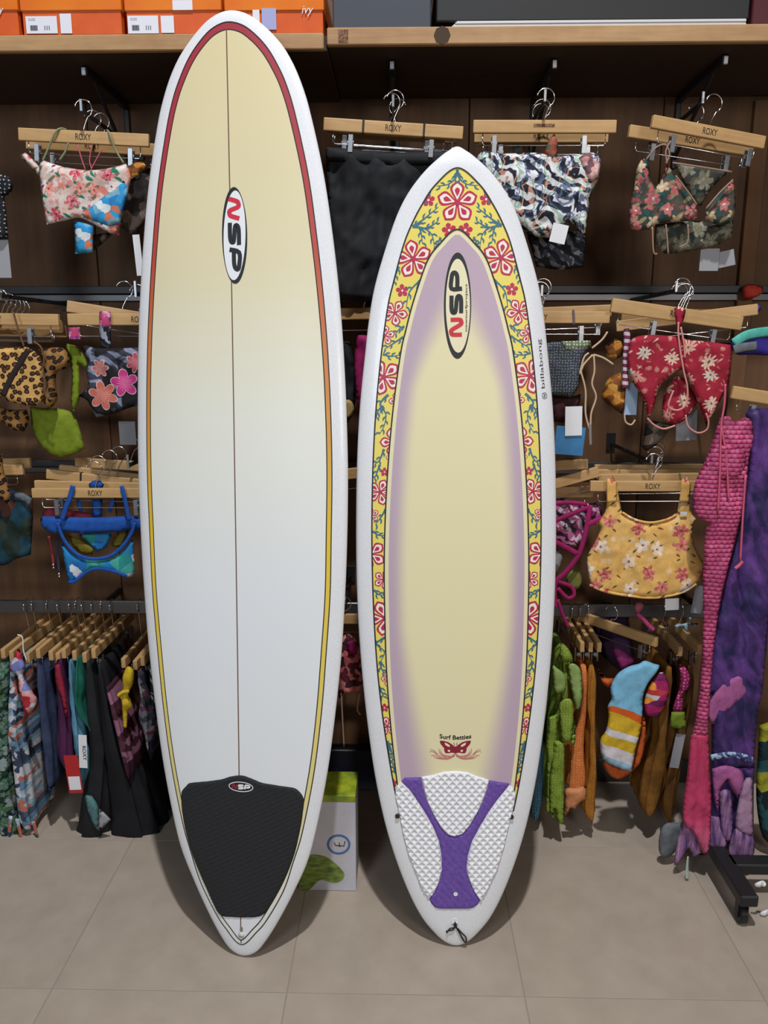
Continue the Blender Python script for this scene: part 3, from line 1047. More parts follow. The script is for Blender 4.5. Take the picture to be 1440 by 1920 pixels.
M_leaf = P_leafy('navy_white_leaf_print', [(C(226, 226, 230), C(30, 36, 52)), (C(118, 128, 158), C(40, 46, 66)), (C(228, 228, 228), C(90, 100, 128)), (C(160, 186, 172), C(36, 50, 54)), (C(230, 228, 226), C(196, 140, 120)), (C(214, 216, 222), C(28, 34, 44))], 150, 20, 16)
M_leafd = P_leafy('dark_leaf_print', [(C(96, 98, 106), C(26, 28, 34)), (C(60, 64, 78), C(24, 26, 32)), (C(140, 138, 142), C(30, 32, 38))], 150, 18, 16, 4)
M_dtrop = P_floral('dark_tropical_print', C(42, 64, 60), [C(196, 96, 96), C(206, 178, 140), C(186, 84, 92)], [C(28, 84, 80), C(142, 128, 96)], 22, .42, 5, C(226, 220, 190), C(92, 78, 68), .25, dense=False, blots=((C(196, 92, 96), 22, .56), (C(30, 40, 38), 26, .6)))
M_dtropb = P_floral('olive_tropical_print', C(64, 62, 54), [C(116, 112, 90)], [C(40, 70, 66), C(96, 88, 72)], 18, .5, 6, None, C(50, 48, 46), .25)
M_leo = P_leopard('leopard_print', C(206, 160, 92), C(38, 24, 18), C(104, 66, 40))
M_leod = P_leopard('dark_leopard_print', C(150, 108, 58), C(28, 18, 14), C(62, 40, 26))
M_lime = P_plain('lime_fabric', C(124, 142, 34), C(108, 124, 26))
M_hib = None
M_greyleaf = P_leafy('grey_leaf_on_black_print', [(C(24, 24, 28), C(34, 34, 40)), (C(108, 112, 134), C(50, 52, 66)), (C(26, 24, 30), C(22, 22, 26)), (C(150, 154, 172), C(60, 62, 76))], 120, 14, 11)
M_pinks = P_patch('pink_purple_print', [C(150, 60, 116), C(222, 160, 196), C(190, 70, 110), C(120, 60, 120), C(206, 110, 150)], 60, 1.5, 1)
M_blue = P_plain('royal_blue_fabric', C(30, 84, 168), C(24, 72, 150))
M_teal = P_patch('blue_teal_print', [C(36, 122, 186), C(40, 140, 138), C(28, 104, 170), C(70, 160, 150), C(44, 126, 180), C(210, 214, 222)], 20, .8, 3)
M_olive = P_plain('olive_yellow_fabric', C(124, 112, 30), C(90, 80, 24))
M_redp = P_plain('dusty_red_fabric', C(150, 52, 66), C(128, 42, 56))
M_green = P_dots('green_lace_dots_print', C(58, 62, 76), C(132, 158, 120), 130, .24, C(70, 66, 92))
M_maroon = P_plain('maroon_fabric', C(74, 34, 40), C(54, 28, 34))
M_orange = P_patch('orange_brown_print', [C(184, 120, 44), C(130, 76, 30), C(206, 150, 70), C(96, 58, 28)], 40, 1.2, 2)
M_stripe2 = P_stripes('pink_white_stripe', C(214, 196, 204), C(120, 50, 84), 330)
M_redfl = P_floral('red_floral_print', C(164, 34, 56), [C(226, 196, 170), C(216, 140, 126), C(210, 200, 184), C(222, 170, 150)], [C(196, 110, 96), C(206, 190, 160)], 17, .36, 9, C(120, 60, 60), C(150, 28, 50), .10, dense=False, blots=((C(206, 150, 134), 44, .66),))
M_must = P_floral('mustard_floral_print', C(226, 176, 96), [C(190, 78, 84), C(238, 222, 206), C(204, 100, 96), C(236, 214, 190)], [C(128, 70, 40), C(84, 82, 62)], 15, .36, 5, C(150, 60, 40), C(230, 184, 110), .11, dense=False)
M_mag = P_plain('magenta_fabric', C(160, 30, 98), C(140, 26, 84))
M_magp = P_leafy('magenta_white_print', [(C(214, 190, 204), C(150, 50, 104)), (C(190, 100, 150), C(44, 36, 46)), (C(200, 196, 204), C(96, 60, 86))], 170, 18, 18, 2)
M_scale = P_scales('pink_scale_print', C(226, 120, 160), C(192, 62, 112), C(112, 26, 64))
M_fin = fab('pink_red_fin_fabric', lambda n: n.mix(n.noise(n.vec(n.x * 60, n.y, n.z * 8), 2, 4).step(.3, .7), n.ramp(n.z / .30, [(0, C(206, 128, 156)), (.45, C(206, 60, 104)), (1, C(176, 40, 76))]), C(190, 70, 110)), rough=.5)
M_purp = fab('purple_galaxy_fabric', lambda n: n.mix(n.noise(n.vec(n.x * 5 + n.z * 1.6, n.y, n.z * 2.2), 4, 5, .6, .6).step(.40, .68), C(40, 34, 78), C(104, 64, 140)), rough=.5)
M_pale = fab('lilac_fin_fabric', lambda n: n.mix(n.noise(n.vec(n.x * 50, n.y, n.z * 6), 1.5, 4).step(.35, .7), C(60, 42, 104), C(190, 140, 178)), rough=.5)
M_pinkp = P_plain('mauve_pink_fabric', C(172, 96, 148), C(150, 80, 134))
M_skin = mat('elastic_cream', color=C(206, 170, 150), rough=.7)
M_pinkstring = mat('pink_cord', color=C(196, 84, 112), rough=.7)
M_creamstring = mat('cream_cord', color=C(196, 168, 140), rough=.7)

# ------------------------------------------------------------------ cloth builders
_seed = [0]
PUFF = .26
def crease(x, z, sd):
    a = noise.noise(Vector((x * 13 + z * 5, z * 7, sd)))
    b = noise.noise(Vector((x * 34 - z * 10, z * 20, sd + 9)))
    return (1 - 2.4 * abs(a)) * 1.0 + (.7 - 2 * abs(b)) * .55
def cloth(name, pts, y, mt, puff=.012, wr=.004, h=.010, parent=None, sm=3, label=None, cat=None, group=None, R=.035, fold=0.0, ff=9.0, tilt=0.0):
    """A soft closed garment panel: outline given by where it hangs at distance y, front and back bulge and wrinkle."""
    _seed[0] += 1
    sd = _seed[0] * 3.7
    puff *= PUFF
    R = min(R, .014) if R < .049 else R * .6
    W = [P(px, py, y) for px, py in pts]
    poly = [(w.x, w.z) for w in W]
    if sm > 1: poly = soft(poly, sm)
    poly = resample(poly, h)
    ar = sum(poly[i - 1][0] * poly[i][1] - poly[i][0] * poly[i - 1][1] for i in range(len(poly)))
    if ar < 0: poly = poly[::-1]
    vs, fs = tri2d(poly, h)
    A_ = np.array(vs)
    e = edge_dist(A_, poly)
    V, B_ = [], []
    back = {}
    xm = A_[:, 0].mean()
    for i, ((x, z), d) in enumerate(zip(vs, e)):
        q = min(1, d / R)
        prof = math.sqrt(max(0, 1 - (1 - q) ** 2))
        nz = crease(x, z, sd) * wr
        fo = fold * math.sin(x * ff * 6.283 + 2.2 * noise.noise(Vector((x * 4, z * 4, sd)))) * q
        dy = (x - xm) * tilt
        V.append((x, y + dy - puff * prof - nz * min(1, q * 2) - fo, z))
    nv = len(V)
    for i, ((x, z), d) in enumerate(zip(vs, e)):
        if d < 1e-5:
            back[i] = i
        else:
            q = min(1, d / R)
            back[i] = len(V)
            V.append((x, y + (x - xm) * tilt + puff * .7 * math.sqrt(max(0, 1 - (1 - q) ** 2)) + .0008, z))
    F2 = []
    for f in fs:
        F2.append(tuple(f))
        F2.append(tuple(back[i] for i in f[::-1]))
    # triangles come out counter-clockwise in (x, z), seen from -y that faces the viewer
    o = world_obj(name, V, [f for f in F2 if len(set(f)) == 3], mt, parent, True)
    if label: tag(o, label, cat, group)
    return o
def strap(name, pts, y, mt, w=.004, t=None, parent=None, label=None, cat=None, group=None, n=8, sm=5):
    """Cord (t omitted) or flat strap through pixels; each point may carry its own distance."""
    W = [P(p[0], p[1], p[2] if len(p) > 2 else y) for p in pts]
    o = world_obj(name, *sweep(W, w, t, n, sm), mt, parent, True)
    if label: tag(o, label, cat, group)
    return o
def card(name, px0, py0, px1, py1, y, mt, parent=None, rot=0.0, thick=.0012):
    a, b = P(px0, py0, y), P(px1, py1, y)
    c = (a + b) / 2
    w, h = abs(b.x - a.x), abs(a.z - b.z)
    vs, fs = box_data(w, thick, h, .0003, seg=1)
    ca, sa = math.cos(rot), math.sin(rot)
    vs = [(c.x + x * ca - z * sa, c.y + yy, c.z + x * sa + z * ca) for x, yy, z in vs]
    return world_obj(name, vs, fs, mt, parent)
def drape(name, rows, yf, yb, mt, label=None, cat=None, group=None, parent=None, nfold=9, fa=.3, skew=0.0, flat=False):
    """A garment seen from its edge on a rail: rows (py, x left, x right) at its front, going back to yb."""
    _seed[0] += 1
    sd = _seed[0] * 2.3
    rr = catmull([tuple(map(float, r)) for r in rows], 5, False)
    V, Fc = [], []
    n = 64
    yb = min(yb, yf + .2)
    ym, hd = (yf + yb) / 2, (yb - yf) / 2
    for i, (py, xl, xr) in enumerate(rr):
        a, b = P(xl, py, yf), P(xr, py, yf)
        xc, hw, z = (a.x + b.x) / 2, abs(b.x - a.x) * .43, (a.z + b.z) / 2
        e = min(1, min(i, len(rr) - 1 - i) / 2.0)
        e = .35 + .65 * e
        for k in range(n):
            t = 2 * math.pi * k / n
            cx, sy = math.cos(t), math.sin(t)
            gx = math.copysign(abs(cx) ** .75, cx)
            gy = math.copysign(abs(sy) ** .75, sy)
            fo = 1 + fa * math.sin(nfold * t + 1.5 * noise.noise(Vector((z * 5, t, sd))) + sd) * (0.4 + .6 * abs(sy))
            wob = noise.noise(Vector((cx * 2, z * 9, sd))) * .006 + crease(cx * .1 + sy * .1, z, sd) * .003
            yy = ym + gy * hd * (.94 + .06 * e) * (1 + .05 * math.sin(z * 20 + sd))
            V.append((xc + gx * hw * fo * e + wob + skew * (yy - yf), yy, z + .006 * math.sin(3 * t + sd) * (1 if i == len(rr) - 1 else 0)))
    m = len(rr)
    for i in range(m - 1):
        for k in range(n):
            Fc.append((i * n + k, (i + 1) * n + k, (i + 1) * n + (k + 1) % n, i * n + (k + 1) % n))
    Fc.append(tuple(range(n)))
    Fc.append(tuple(range(m * n - 1, (m - 1) * n - 1, -1)))
    o = world_obj(name, V, Fc, mt, parent, True)
    if label: tag(o, label, cat, group)
    return o

# ------------------------------------------------------------------ hangers
HG = 'wooden clip hangers'
def hanger(label, a, b, y, h=.032, text=True, clips=(.2, .8), yaw=0.0, hook=0.0, wire=True, hookflip=False, y2=None, bands=(), up=.055):
    Pa, Pb = P(a[0], a[1], y), P(b[0], b[1], y2 or y)
    c = (Pa + Pb) / 2
    d = Pb - Pa
    L = d.length
    yaw = math.atan2(d.y, d.x)
    tl = math.atan2(d.z, math.hypot(d.x, d.y))
    return hanger_at(label, c, L, h, (0, -tl, yaw), text, clips, hook, wire, hookflip, bands, up)
def hanger_at(label, c, L, h, rot, text=True, clips=(.2, .8), hook=0.0, wire=True, hookflip=False, bands=(), up=.055):
    r = empty('clip_hanger', c, rot)
    tag(r, label, 'hanger', HG)
    link('bar', mesh('bar', *box_data(L, .014, h, .0025)), M_wood, r)
    zc, R_ = h / 2 + up, .023
    f = -1 if hookflip else 1
    pts = [(0, 0, h / 2 - .004), (0, 0, h / 2 + .008)] + [(f * R_ * math.cos(rad(t)), 0, zc + R_ * math.sin(rad(t))) for t in range(-62, 176, 17)]
    rot_h = Matrix.Rotation(hook, 4, 'Z')
    pts = [tuple(rot_h @ Vector(p)) for p in pts]
    hv = sweep(pts, .0017, n=7, smooth_n=2)
    e = Vector(pts[-1])
    ball = sweep([e - Vector((0, 0, .003)), e, e + Vector((0, 0, .003))], lambda t: .0032 * math.sin(math.pi * (.15 + .7 * t)), n=7, smooth_n=3)
    link('hook', mesh('hook', *merge(hv, ball)), M_chrome, r, True)
    if wire:
        x1, z1 = .43 * L, -h / 2 - .03
        w = sweep([(-x1, 0, -h / 2 + .003), (-x1, 0, z1 + .006), (-x1 + .005, 0, z1), (x1 - .005, 0, z1), (x1, 0, z1 + .006), (x1, 0, -h / 2 + .003)], .0014, n=6, smooth_n=1)
        link('clip_wire', mesh('clip_wire', *w), M_chrome, r, True)
        for k in clips:
            x = (k - .5) * L
            j1 = box_data(.013, .003, .044, .0008, (x, -.009, z1 + .001), 1)
            j2 = box_data(.013, .003, .044, .0008, (x, .009, z1 + .001), 1)
            sp = sweep([(x - .008, 0, z1 + .004), (x + .008, 0, z1 + .004)], .006, n=10, smooth_n=1)
            rb = merge(*[box_data(.0015, .0012, .02, 0, (x + q, -.0108, z1 - .008), 1) for q in (-.004, -.0013, .0013, .004)])
            link('clip', mesh('clip', *merge(j1, j2, sp, rb)), M_steel, r)
    for k in bands:
        link('rubber_band', mesh('rubber_band', *box_data(.006, .0155, h + .002, .0008, ((k - .5) * L, 0, 0), 1)), M_blackm, r)
    if text:
        vs, fs = text_on('ROXY', .042, .0165, (0, -.0073, 0), (1, 0, 0), (0, 0, 1), .006)
        link('lettering', mesh('lettering', vs, fs), M_ink, r)
    return r
ARMS = 'hanging arms on the wall'
def arm(label, px, py, y=2.18, hgt=.03, w=.008):
    t = P(px, py, y)
    r = empty('display_arm', (t.x, YW, t.z))
    tag(r, label, 'hook', ARMS)
    L = YW - y
    link('rod', mesh('rod', *box_data(.006, L, .012, .0015, (0, -L / 2, -.008), 1)), M_blackm, r)
    link('end_stop', mesh('end_stop', *box_data(w, .004, hgt, .0012, (0, -L, .004), 1)), M_steel, r)
    link('wall_plate', mesh('wall_plate', *box_data(.03, .006, .06, .001, (0, -.003, 0), 1)), M_blackm, r)
    return r

# ------------------------------------------------------------------ shelves and what stands on them
YS = 2.19
def shelf(label, px0, px1, pyt, pyb, pxm_):
    a = P(pxm_, pyt, YS)
    b = P(pxm_, pyb, YS)
    x0, x1 = P(px0, pyb, YS).x, P(px1, pyb, YS).x
    o = world_obj('wall_shelf', *box_data(x1 - x0 + .0075, YW - YS - .021, a.z - b.z - .002, .002, ((x0 + x1) / 2 + .0037, (YW + YS + .02) / 2, (a.z + b.z) / 2), 1), mat('shaded_shelf_wood', grain(C(62, 42, 28), C(44, 30, 20)), rough=.7))  # shade under the shelf is put into this dark body colour
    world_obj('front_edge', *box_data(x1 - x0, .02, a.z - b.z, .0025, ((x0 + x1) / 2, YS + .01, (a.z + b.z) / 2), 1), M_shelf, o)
    tag(o, label, 'shelf', 'wall shelves')
    return o, a.z, b.z
sA, zAt, zAb = shelf('light wooden shelf under the orange shoe boxes', -420, 607, 61, 92, 560)
sB, zBt, zBb = shelf('light wooden shelf under the dark boxes', 613, 1900, 51, 84, 640)
o = world_obj('stamp', *box_data(.026, .0012, .03, 0, tuple(P(643.5, 67.5, YS - .0006))), mat('stamp_brown', lambda n: n.mix(n.noise(n.obj, 160, 2).step(.45, .6), C(88, 54, 34), C(140, 100, 66)), rough=.7), sB)
edge_mark = world_obj('edge_patch', *sweep([P(829, 66, YS) + Vector((0, .002, 0)), P(829, 66, YS) - Vector((0, .0012, 0))], .0215, n=8, smooth_n=1), mat('patch_dark', color=C(66, 46, 30), rough=.8), sB)  # dark eight-sided patch on the shelf's front edge
# brackets under the shelves
BR = 'shelf brackets'
def bracket(label, px, y_tip, zs):
    x = P(px, 110, y_tip).x
    r = empty('shelf_bracket', (x, YW, zs - .2))
    tag(r, label, 'bracket', BR)
    link('arm', mesh('arm', *box_data(.016, YW - y_tip, .02, .002, (0, -(YW - y_tip) / 2, .2 - .0105), 1)), M_blackm, r)
    link('upright', mesh('upright', *box_data(.016, .012, .2, .002, (0, -.006, .09), 1)), M_blackm, r)
    link('brace', mesh('brace', *sweep([(0, -.012, .02), (0, -(YW - y_tip) * .8, .185)], .006, n=8, smooth_n=1)), M_blackm, r)
    link('tip', mesh('tip', *box_data(.014, .006, .022, .002, (0, -(YW - y_tip) - .003, .2 - .014), 1)), M_steel, r)
bracket('dark shelf bracket above the pastel tropical bikini', 156, 2.30, zAb)
bracket('dark shelf bracket above the black shorts', 735, 2.30, zBb)
bracket('dark shelf bracket above the navy leaf print shorts', 1040, 2.30, zBb)
bracket('dark shelf bracket above the dark tropical bikini', 1360, 2.28, zBb)

M_orange_box = mat('orange_card', lambda n: n.mix(n.noise(n.obj, 14, 3).step(.35, .65), C(216, 96, 34), C(206, 84, 30)), rough=.38)
M_orange_lid = mat('orange_lid_card', lambda n: n.mix(n.noise(n.obj, 10, 3).step(.35, .65), C(226, 124, 26), C(218, 108, 28)), rough=.34)
M_lab = mat('sticker_white', color=C(222, 222, 230), rough=.5)
M_lilac = mat('sticker_lilac', color=C(160, 164, 206), rough=.5)
SB = 'orange shoe boxes'
def shoe_box(label, px0, px1, stickers, word=None):
    yb = YS + .006
    x0, x1 = P(px0, 64, yb).x, P(px1, 64, yb).x
    w = x1 - x0
    r = empty('shoe_box', ((x0 + x1) / 2, yb + .15, zAt))
    tag(r, label, 'box', SB)
    zl = P(px0, 22, yb).z - zAt
    link('body', mesh('body', *box_data(w - .008, .30, .115, .0015, (0, 0, .0585), 1)), M_orange_box, r)
    link('lid', mesh('lid', *box_data(w - .002, .306, .12 - zl, .002, (0, -.001, (zl + .12) / 2), 1)), M_orange_lid, r)
    for a, b, c, d, kind in stickers:
        p, q = P(a, c, yb), P(b, d, yb)
        cx, cz = (p.x + q.x) / 2 - r.location.x, (p.z + q.z) / 2 - zAt
        s = link('sticker', mesh('sticker', *box_data(abs(q.x - p.x), .001, abs(p.z - q.z), 0, (cx, -.1545, cz))), M_lilac if kind == 'l' else M_lab, r)
        if kind == 'w':
            ww, hh = abs(q.x - p.x), abs(p.z - q.z)
            bars = merge(*[box_data(.0016 + .0012 * (i % 3), .0004, hh * .3, 0, (cx - ww * .36 + i * ww * .03, -.1552, cz - hh * .18)) for i in range(8)] + [box_data(ww * .03, .0004, hh * .25, 0, (cx + ww * .1 + i * ww * .07, -.1552, cz - hh * .18)) for i in range(3)])
            link('barcode', mesh('barcode', *bars), mat('barcode_grey', color=C(110, 112, 124), rough=.6), s)
            link('size_mark', mesh('size_mark', *text_on('SIZE', ww * .22, hh * .13, (cx - ww * .3, -.1552, cz + hh * .3), (1, 0, 0), (0, 0, 1))), mat('barcode_grey'), s)
    if word:
        p = P(word[0], word[1], yb)
        link('printed_word', mesh('printed_word', *text_on('ivy', .03, .024, (p.x - r.location.x, -.1548, p.z - zAt), (1, 0, 0), (0, 0, 1), 0, .3)), M_lab, r)
    return r
shoe_box('orange shoe box at the outer end of the row, only its side showing', -152, 39, [], (-2, 22))
shoe_box('orange shoe box with a torn white barcode sticker, second along the shelf', 42, 232, [(49, 110, 32, 64, 'w'), (113, 137, 27, 64, 'p')])
shoe_box('orange shoe box with two white stickers, partly behind the longboard nose', 236, 418, [(240, 299, 31, 64, 'w'), (302, 328, 31, 63, 'p'), (324, 362, 2, 20, 'p')])
shoe_box('orange shoe box beside the shelf gap, with a lilac sticker and script word', 422, 609, [(474, 488, 20, 56, 'p'), (491, 519, 17, 57, 'l')], (577, 22))
def dark_box(name, label, px0, px1, pyb, hgt, mt, mt2, y0, z0=None):
    x0, x1 = P(px0, pyb, y0).x, P(px1, pyb, y0).x
    z = zBt if z0 is None else z0
    r = empty(name, ((x0 + x1) / 2, y0 + .16, z))
    tag(r, label, 'box')
    link('body', mesh('body', *box_data(x1 - x0, .32, hgt, .003, (0, 0, hgt / 2 + .0008), 1)), mt, r)
    link('lid', mesh('lid', *box_data(x1 - x0 + .006, .326, .05, .003, (0, 0, hgt + .015), 1)), mt2, r)
    return r
dark_box('storage_box', 'slate blue box with a magenta lid on the shelf', 624, 808, 47, .088, mat('slate_card', color=C(64, 68, 78), rough=.45), mat('magenta_card', color=C(110, 30, 84), rough=.5), YS + .02)
# stack of white card under the long black box
x0, x1 = P(848, 40, YS).x, P(1402, 30, YS).x
st = empty('card_stack', ((x0 + x1) / 2, YS + .17, zBt))
tag(st, 'thin stack of white card under the long black box', 'card stack')
for i in range(4):
    link('sheet', mesh('sheet', *box_data((x1 - x0) - .004 * i, .33, .0032, .0006, (.002 * i, .002 * (i % 2), .0021 + i * .0036), 1)), mat('sheet_white', color=C(206, 204, 204), rough=.5), st)
dark_box('storage_box', 'long black box lying on white card on the shelf', 818, 1404, 36, .10, mat('black_card', color=C(30, 31, 33), rough=.5), mat('black_card'), YS + .012, zBt + .0152)
dark_box('storage_box', 'dark red box at the far end of the shelf', 1410, 1560, 33, .12, mat('dark_red_card', color=C(74, 18, 26), rough=.5), mat('dark_red_card'), YS + .03)

# ------------------------------------------------------------------ wall rails
def rail(label, pyt, pyb, y, x0=-2.2, x1=2.2, px=1300):
    a, b = P(px, pyt, y), P(px, pyb, y)
    h = a.z - b.z
    r = empty('wall_rail', (0, y, b.z))
    tag(r, label, 'rail', 'grey metal wall rails')
    link('upper_bar', mesh('upper_bar', *box_data(x1 - x0, .018, h * .5, .0015, ((x0 + x1) / 2, .009, h * .75), 1)), M_rail, r)
    link('lower_bar', mesh('lower_bar', *box_data(x1 - x0, .012, h * .44, .0015, ((x0 + x1) / 2, .012, h * .22), 1)), M_bar, r)
    return r
rail('grey metal rail on the wall behind the middle row of bikinis', 535, 563, YW - .022)
rail('grey metal rail on the wall behind the mustard crop top', 868, 890, YW - .022)
YR = 2.43
ra = P(150, 1126, YR)
rb = P(150, 1149, YR)
for nm, lab, xa, xb in (('hanging_rail', 'lower steel clothes rail below the blue bikini', -2.0, -.02), ('hanging_rail', 'lower steel clothes rail below the mustard crop top', .02, 2.0)):
    r = empty(nm, ((xa + xb) / 2, YR, rb.z))
    tag(r, lab, 'rail', 'lower clothes rails')
    link('bar', mesh('bar', *box_data(xb - xa, .012, ra.z - rb.z, .002, (0, 0, (ra.z - rb.z) / 2), 1)), M_bar, r)
    for s in (-.8, 0, .8):
        link('bracket', mesh('bracket', *box_data(.012, YW - YR, .02, .001, (s, (YW - YR) / 2, .012), 1)), M_blackm, r)
ZRAIL = ra.z

# ------------------------------------------------------------------ top row: pastel bikini
def cords(parent, lists, y, mt, w=.0016):
    for l in lists:
        strap('cord', l, y, mt, w, parent=parent)
arm('wall hook holding the pastel tropical bikini hangers', 152, 200)
hanger('wooden hanger of the pastel tropical bikini', (36, 252), (280, 264), 2.215, clips=(.14, .86))
hanger('wooden hanger just behind the pastel tropical bikini', (50, 268), (300, 282), 2.30, text=True, clips=(.2, .8), hookflip=False)
hanger('wooden hanger deepest behind the pastel tropical bikini', (70, 272), (312, 284), 2.38, text=False, clips=())
g = cloth('bikini', [(73, 312), (82, 301), (120, 313), (165, 319), (205, 315), (236, 307), (246, 330), (238, 365), (230, 395), (226, 420), (223, 441), (205, 437), (175, 420), (148, 408), (125, 413), (88, 421), (84, 405), (76, 350)], 2.20, M_tropic, .014, .006, label='white, coral and green tropical bikini with a blue side on the top row', cat='bikini', group='bikinis on hangers')
cloth('blue_panel', [(150, 404), (190, 372), (232, 338), (240, 360), (230, 395), (226, 418), (205, 424), (175, 414)], 2.193, M_tropicb, .010, .004, parent=g)
cloth('tie_end', [(139, 414), (175, 422), (174, 474), (141, 476)], 2.20, M_tropicb, .006, .004, parent=g, sm=1)
cloth('side_tie', [(37, 291), (48, 286), (66, 304), (76, 318), (74, 330), (60, 316)], 2.2, M_tropic, .008, .004, parent=g)
cloth('side_tie', [(238, 316), (250, 306), (268, 305), (276, 314), (262, 326), (246, 336)], 2.2, M_orange, .008, .004, parent=g)
cords(g, [[(80, 302), (92, 275), (104, 248, 2.2), (114, 241, 2.21), (124, 243, 2.225)], [(201, 244, 2.225), (206, 252, 2.2), (216, 280), (232, 306)], [(128, 268), (122, 285), (112, 300)]], 2.203, mat('green_tan_cord', color=C(128, 132, 100), rough=.7), .0028)
cords(g, [[(146, 272), (152, 295), (160, 318)], [(192, 278), (180, 300), (170, 319)], [(172, 272), (168, 300), (172, 318)]], 2.206, M_pinkstring)
cloth('swim_brief', [(236, 330), (250, 318), (285, 316), (285, 390), (266, 425), (246, 440), (226, 425), (200, 450), (176, 470), (172, 440), (215, 425)], 2.25, M_dull, .012, .008, label='dark brown patterned brief behind the pastel tropical bikini', cat='swimwear', group='bikinis on hangers')
card('price_tag', 250, 440, 268, 517, 2.235, M_paper, None, rad(3))
tag(bpy.data.objects['price_tag'], 'blank white swing tag beside the longboard edge, under the pastel bikini', 'tag', 'white swing tags')
g = cloth('swimsuit', [(-40, 330), (-10, 325), (14, 330), (26, 345), (20, 362), (8, 368), (12, 400), (16, 448), (-40, 452)], 2.22, P_dots('black_white_dots', C(22, 23, 28), C(170, 172, 182), 90, .2), .014, .01, label='black swimsuit with white dots cut off at the frame edge, top row', cat='swimwear')
card('swing_tag', -22, 450, 22, 521, 2.225, M_greycard, g)
hanger('wooden hanger of the black dotted swimsuit', (-240, 250), (-14, 262), 2.23)

# black shorts
arm('wall hook holding the black shorts hangers', 737, 192)
hanger('wooden hanger with dark bands holding the black shorts', (607, 233), (868, 250), 2.215, bands=(.285, .72), clips=(.2, .78))
hanger('plain wooden hanger behind the black shorts', (612, 236), (850, 252), 2.29, text=False, clips=(.15, .8))
hanger('plain wooden hanger deepest behind the black shorts', (630, 246), (856, 258), 2.36, text=False, clips=(), hookflip=True)
g = cloth('shorts', [(611, 280), (660, 284), (735, 292), (820, 288), (868, 290), (872, 400), (868, 560), (790, 566), (742, 470), (700, 566), (628, 562), (618, 440)], 2.225, M_black, .02, .012, fold=.005, ff=11, label='plain black shorts between the two surfboards', cat='shorts')
cloth('waistband', [(611, 276), (660, 279), (735, 286), (820, 284), (868, 286), (868, 306), (735, 310), (611, 300)], 2.212, M_black, .008, .003, parent=g, sm=2)

# navy leaf shorts
arm('wall hook holding the navy leaf print shorts hangers', 1022, 182)
hanger('wooden hanger of the navy and white leaf print shorts', (887, 238), (1155, 238), 2.215, text=False, clips=(.15, .78))
o = bpy.data.objects
stamp_root = [q for q in COL.objects if q.get('label') == 'wooden hanger of the navy and white leaf print shorts'][0]
link('size_stamp', mesh('size_stamp', *box_data(.056, .0006, .008, 0, (-.002, -.0073, .002))), mat('stamp_brown'), stamp_root)
hanger('lettered wooden hanger behind the navy and white leaf print shorts', (889, 256), (1140, 256), 2.28, clips=(.2, .6, .85))
hanger('plain wooden hanger deepest behind the navy leaf print shorts', (898, 262), (1126, 262), 2.36, text=False, clips=(), hookflip=True)
g = cloth('shorts', [(893, 300), (906, 282), (940, 288), (1000, 286), (1050, 292), (1086, 290), (1112, 286), (1126, 298), (1122, 335), (1108, 365), (1102, 410), (1096, 446), (1076, 420), (1050, 424), (1035, 446), (1000, 442), (975, 425), (950, 420), (920, 390), (895, 350)], 2.20, M_leaf, .018, .012, fold=.003, ff=14, label='white shorts with navy, grey and green leaf print beside the floral surfboard', cat='shorts')
cloth('ruffle', [(1085, 296), (1105, 286), (1128, 300), (1122, 330), (1108, 345), (1096, 325)], 2.188, P_patch('blush_ruffle_print', [C(206, 140, 134), C(226, 190, 186), C(120, 84, 92), C(214, 160, 152)], 60, 1.4, 7), .012, .008, parent=g)
cloth('drawstring_bow', [(1020, 288), (1030, 262), (1040, 250), (1046, 270), (1044, 292), (1032, 300)], 2.195, P_patch('rust_green_print', [C(150, 70, 54), C(70, 90, 70), C(160, 90, 70)], 50, 1, 3), .007, .004, parent=g)
card('swing_tag', 1034, 420, 1062, 456, 2.185, M_paper, g, rad(-12))
cloth('shorts', [(985, 430), (1098, 432), (1096, 500), (1050, 506), (1005, 500)], 2.26, M_leafd, .018, .014, label='dark grey leaf print shorts behind the white leaf print shorts', cat='shorts')

# dark tropical bikini
arm('wall hook holding the dark tropical bikini hangers', 1318, 186, 2.24)
hanger('tilted wooden hanger of the dark tropical bikini, top row', (1222, 228), (1432, 268), 2.18, clips=(.2, .88), y2=2.24)
hanger('tilted wooden hanger just behind the dark tropical bikini', (1179, 246), (1410, 282), 2.24, clips=(.2, .8), y2=2.30)
def c7(l): return [(1120 + x / 4.3625, 100 + y / 4.3625) for x, y in l]
g = cloth('bikini', c7([(570, 905), (640, 1000), (740, 1130), (810, 1240), (820, 1345), (760, 1365), (600, 1385), (480, 1400), (440, 1440), (300, 1445), (262, 1380), (270, 1230), (300, 1120), (318, 960), (370, 850), (415, 900), (440, 1040), (480, 1095), (525, 1030)]), 2.19, M_dtrop, .02, .006, label='dark green and pink tropical triangle bikini under the tilted hanger', cat='bikini', group='bikinis on hangers')
cloth('brief', c7([(615, 885), (860, 925), (1100, 965), (1020, 1020), (910, 1140), (850, 1250), (800, 1225), (700, 1050)]), 2.205, M_dtropb, .010, .004, parent=g)
cloth('cup', c7([(1112, 1030), (1132, 1200), (1122, 1300), (1090, 1385), (1000, 1405), (880, 1355), (900, 1270), (1000, 1130)]), 2.19, M_dtrop, .016, .005, parent=g)
cloth('brief_back', c7([(480, 1400), (700, 1375), (870, 1375), (1000, 1405), (1112, 1350), (1105, 1500), (950, 1580), (800, 1610), (560, 1640), (480, 1560)]), 2.23, M_dtropb, .014, .01, parent=g)
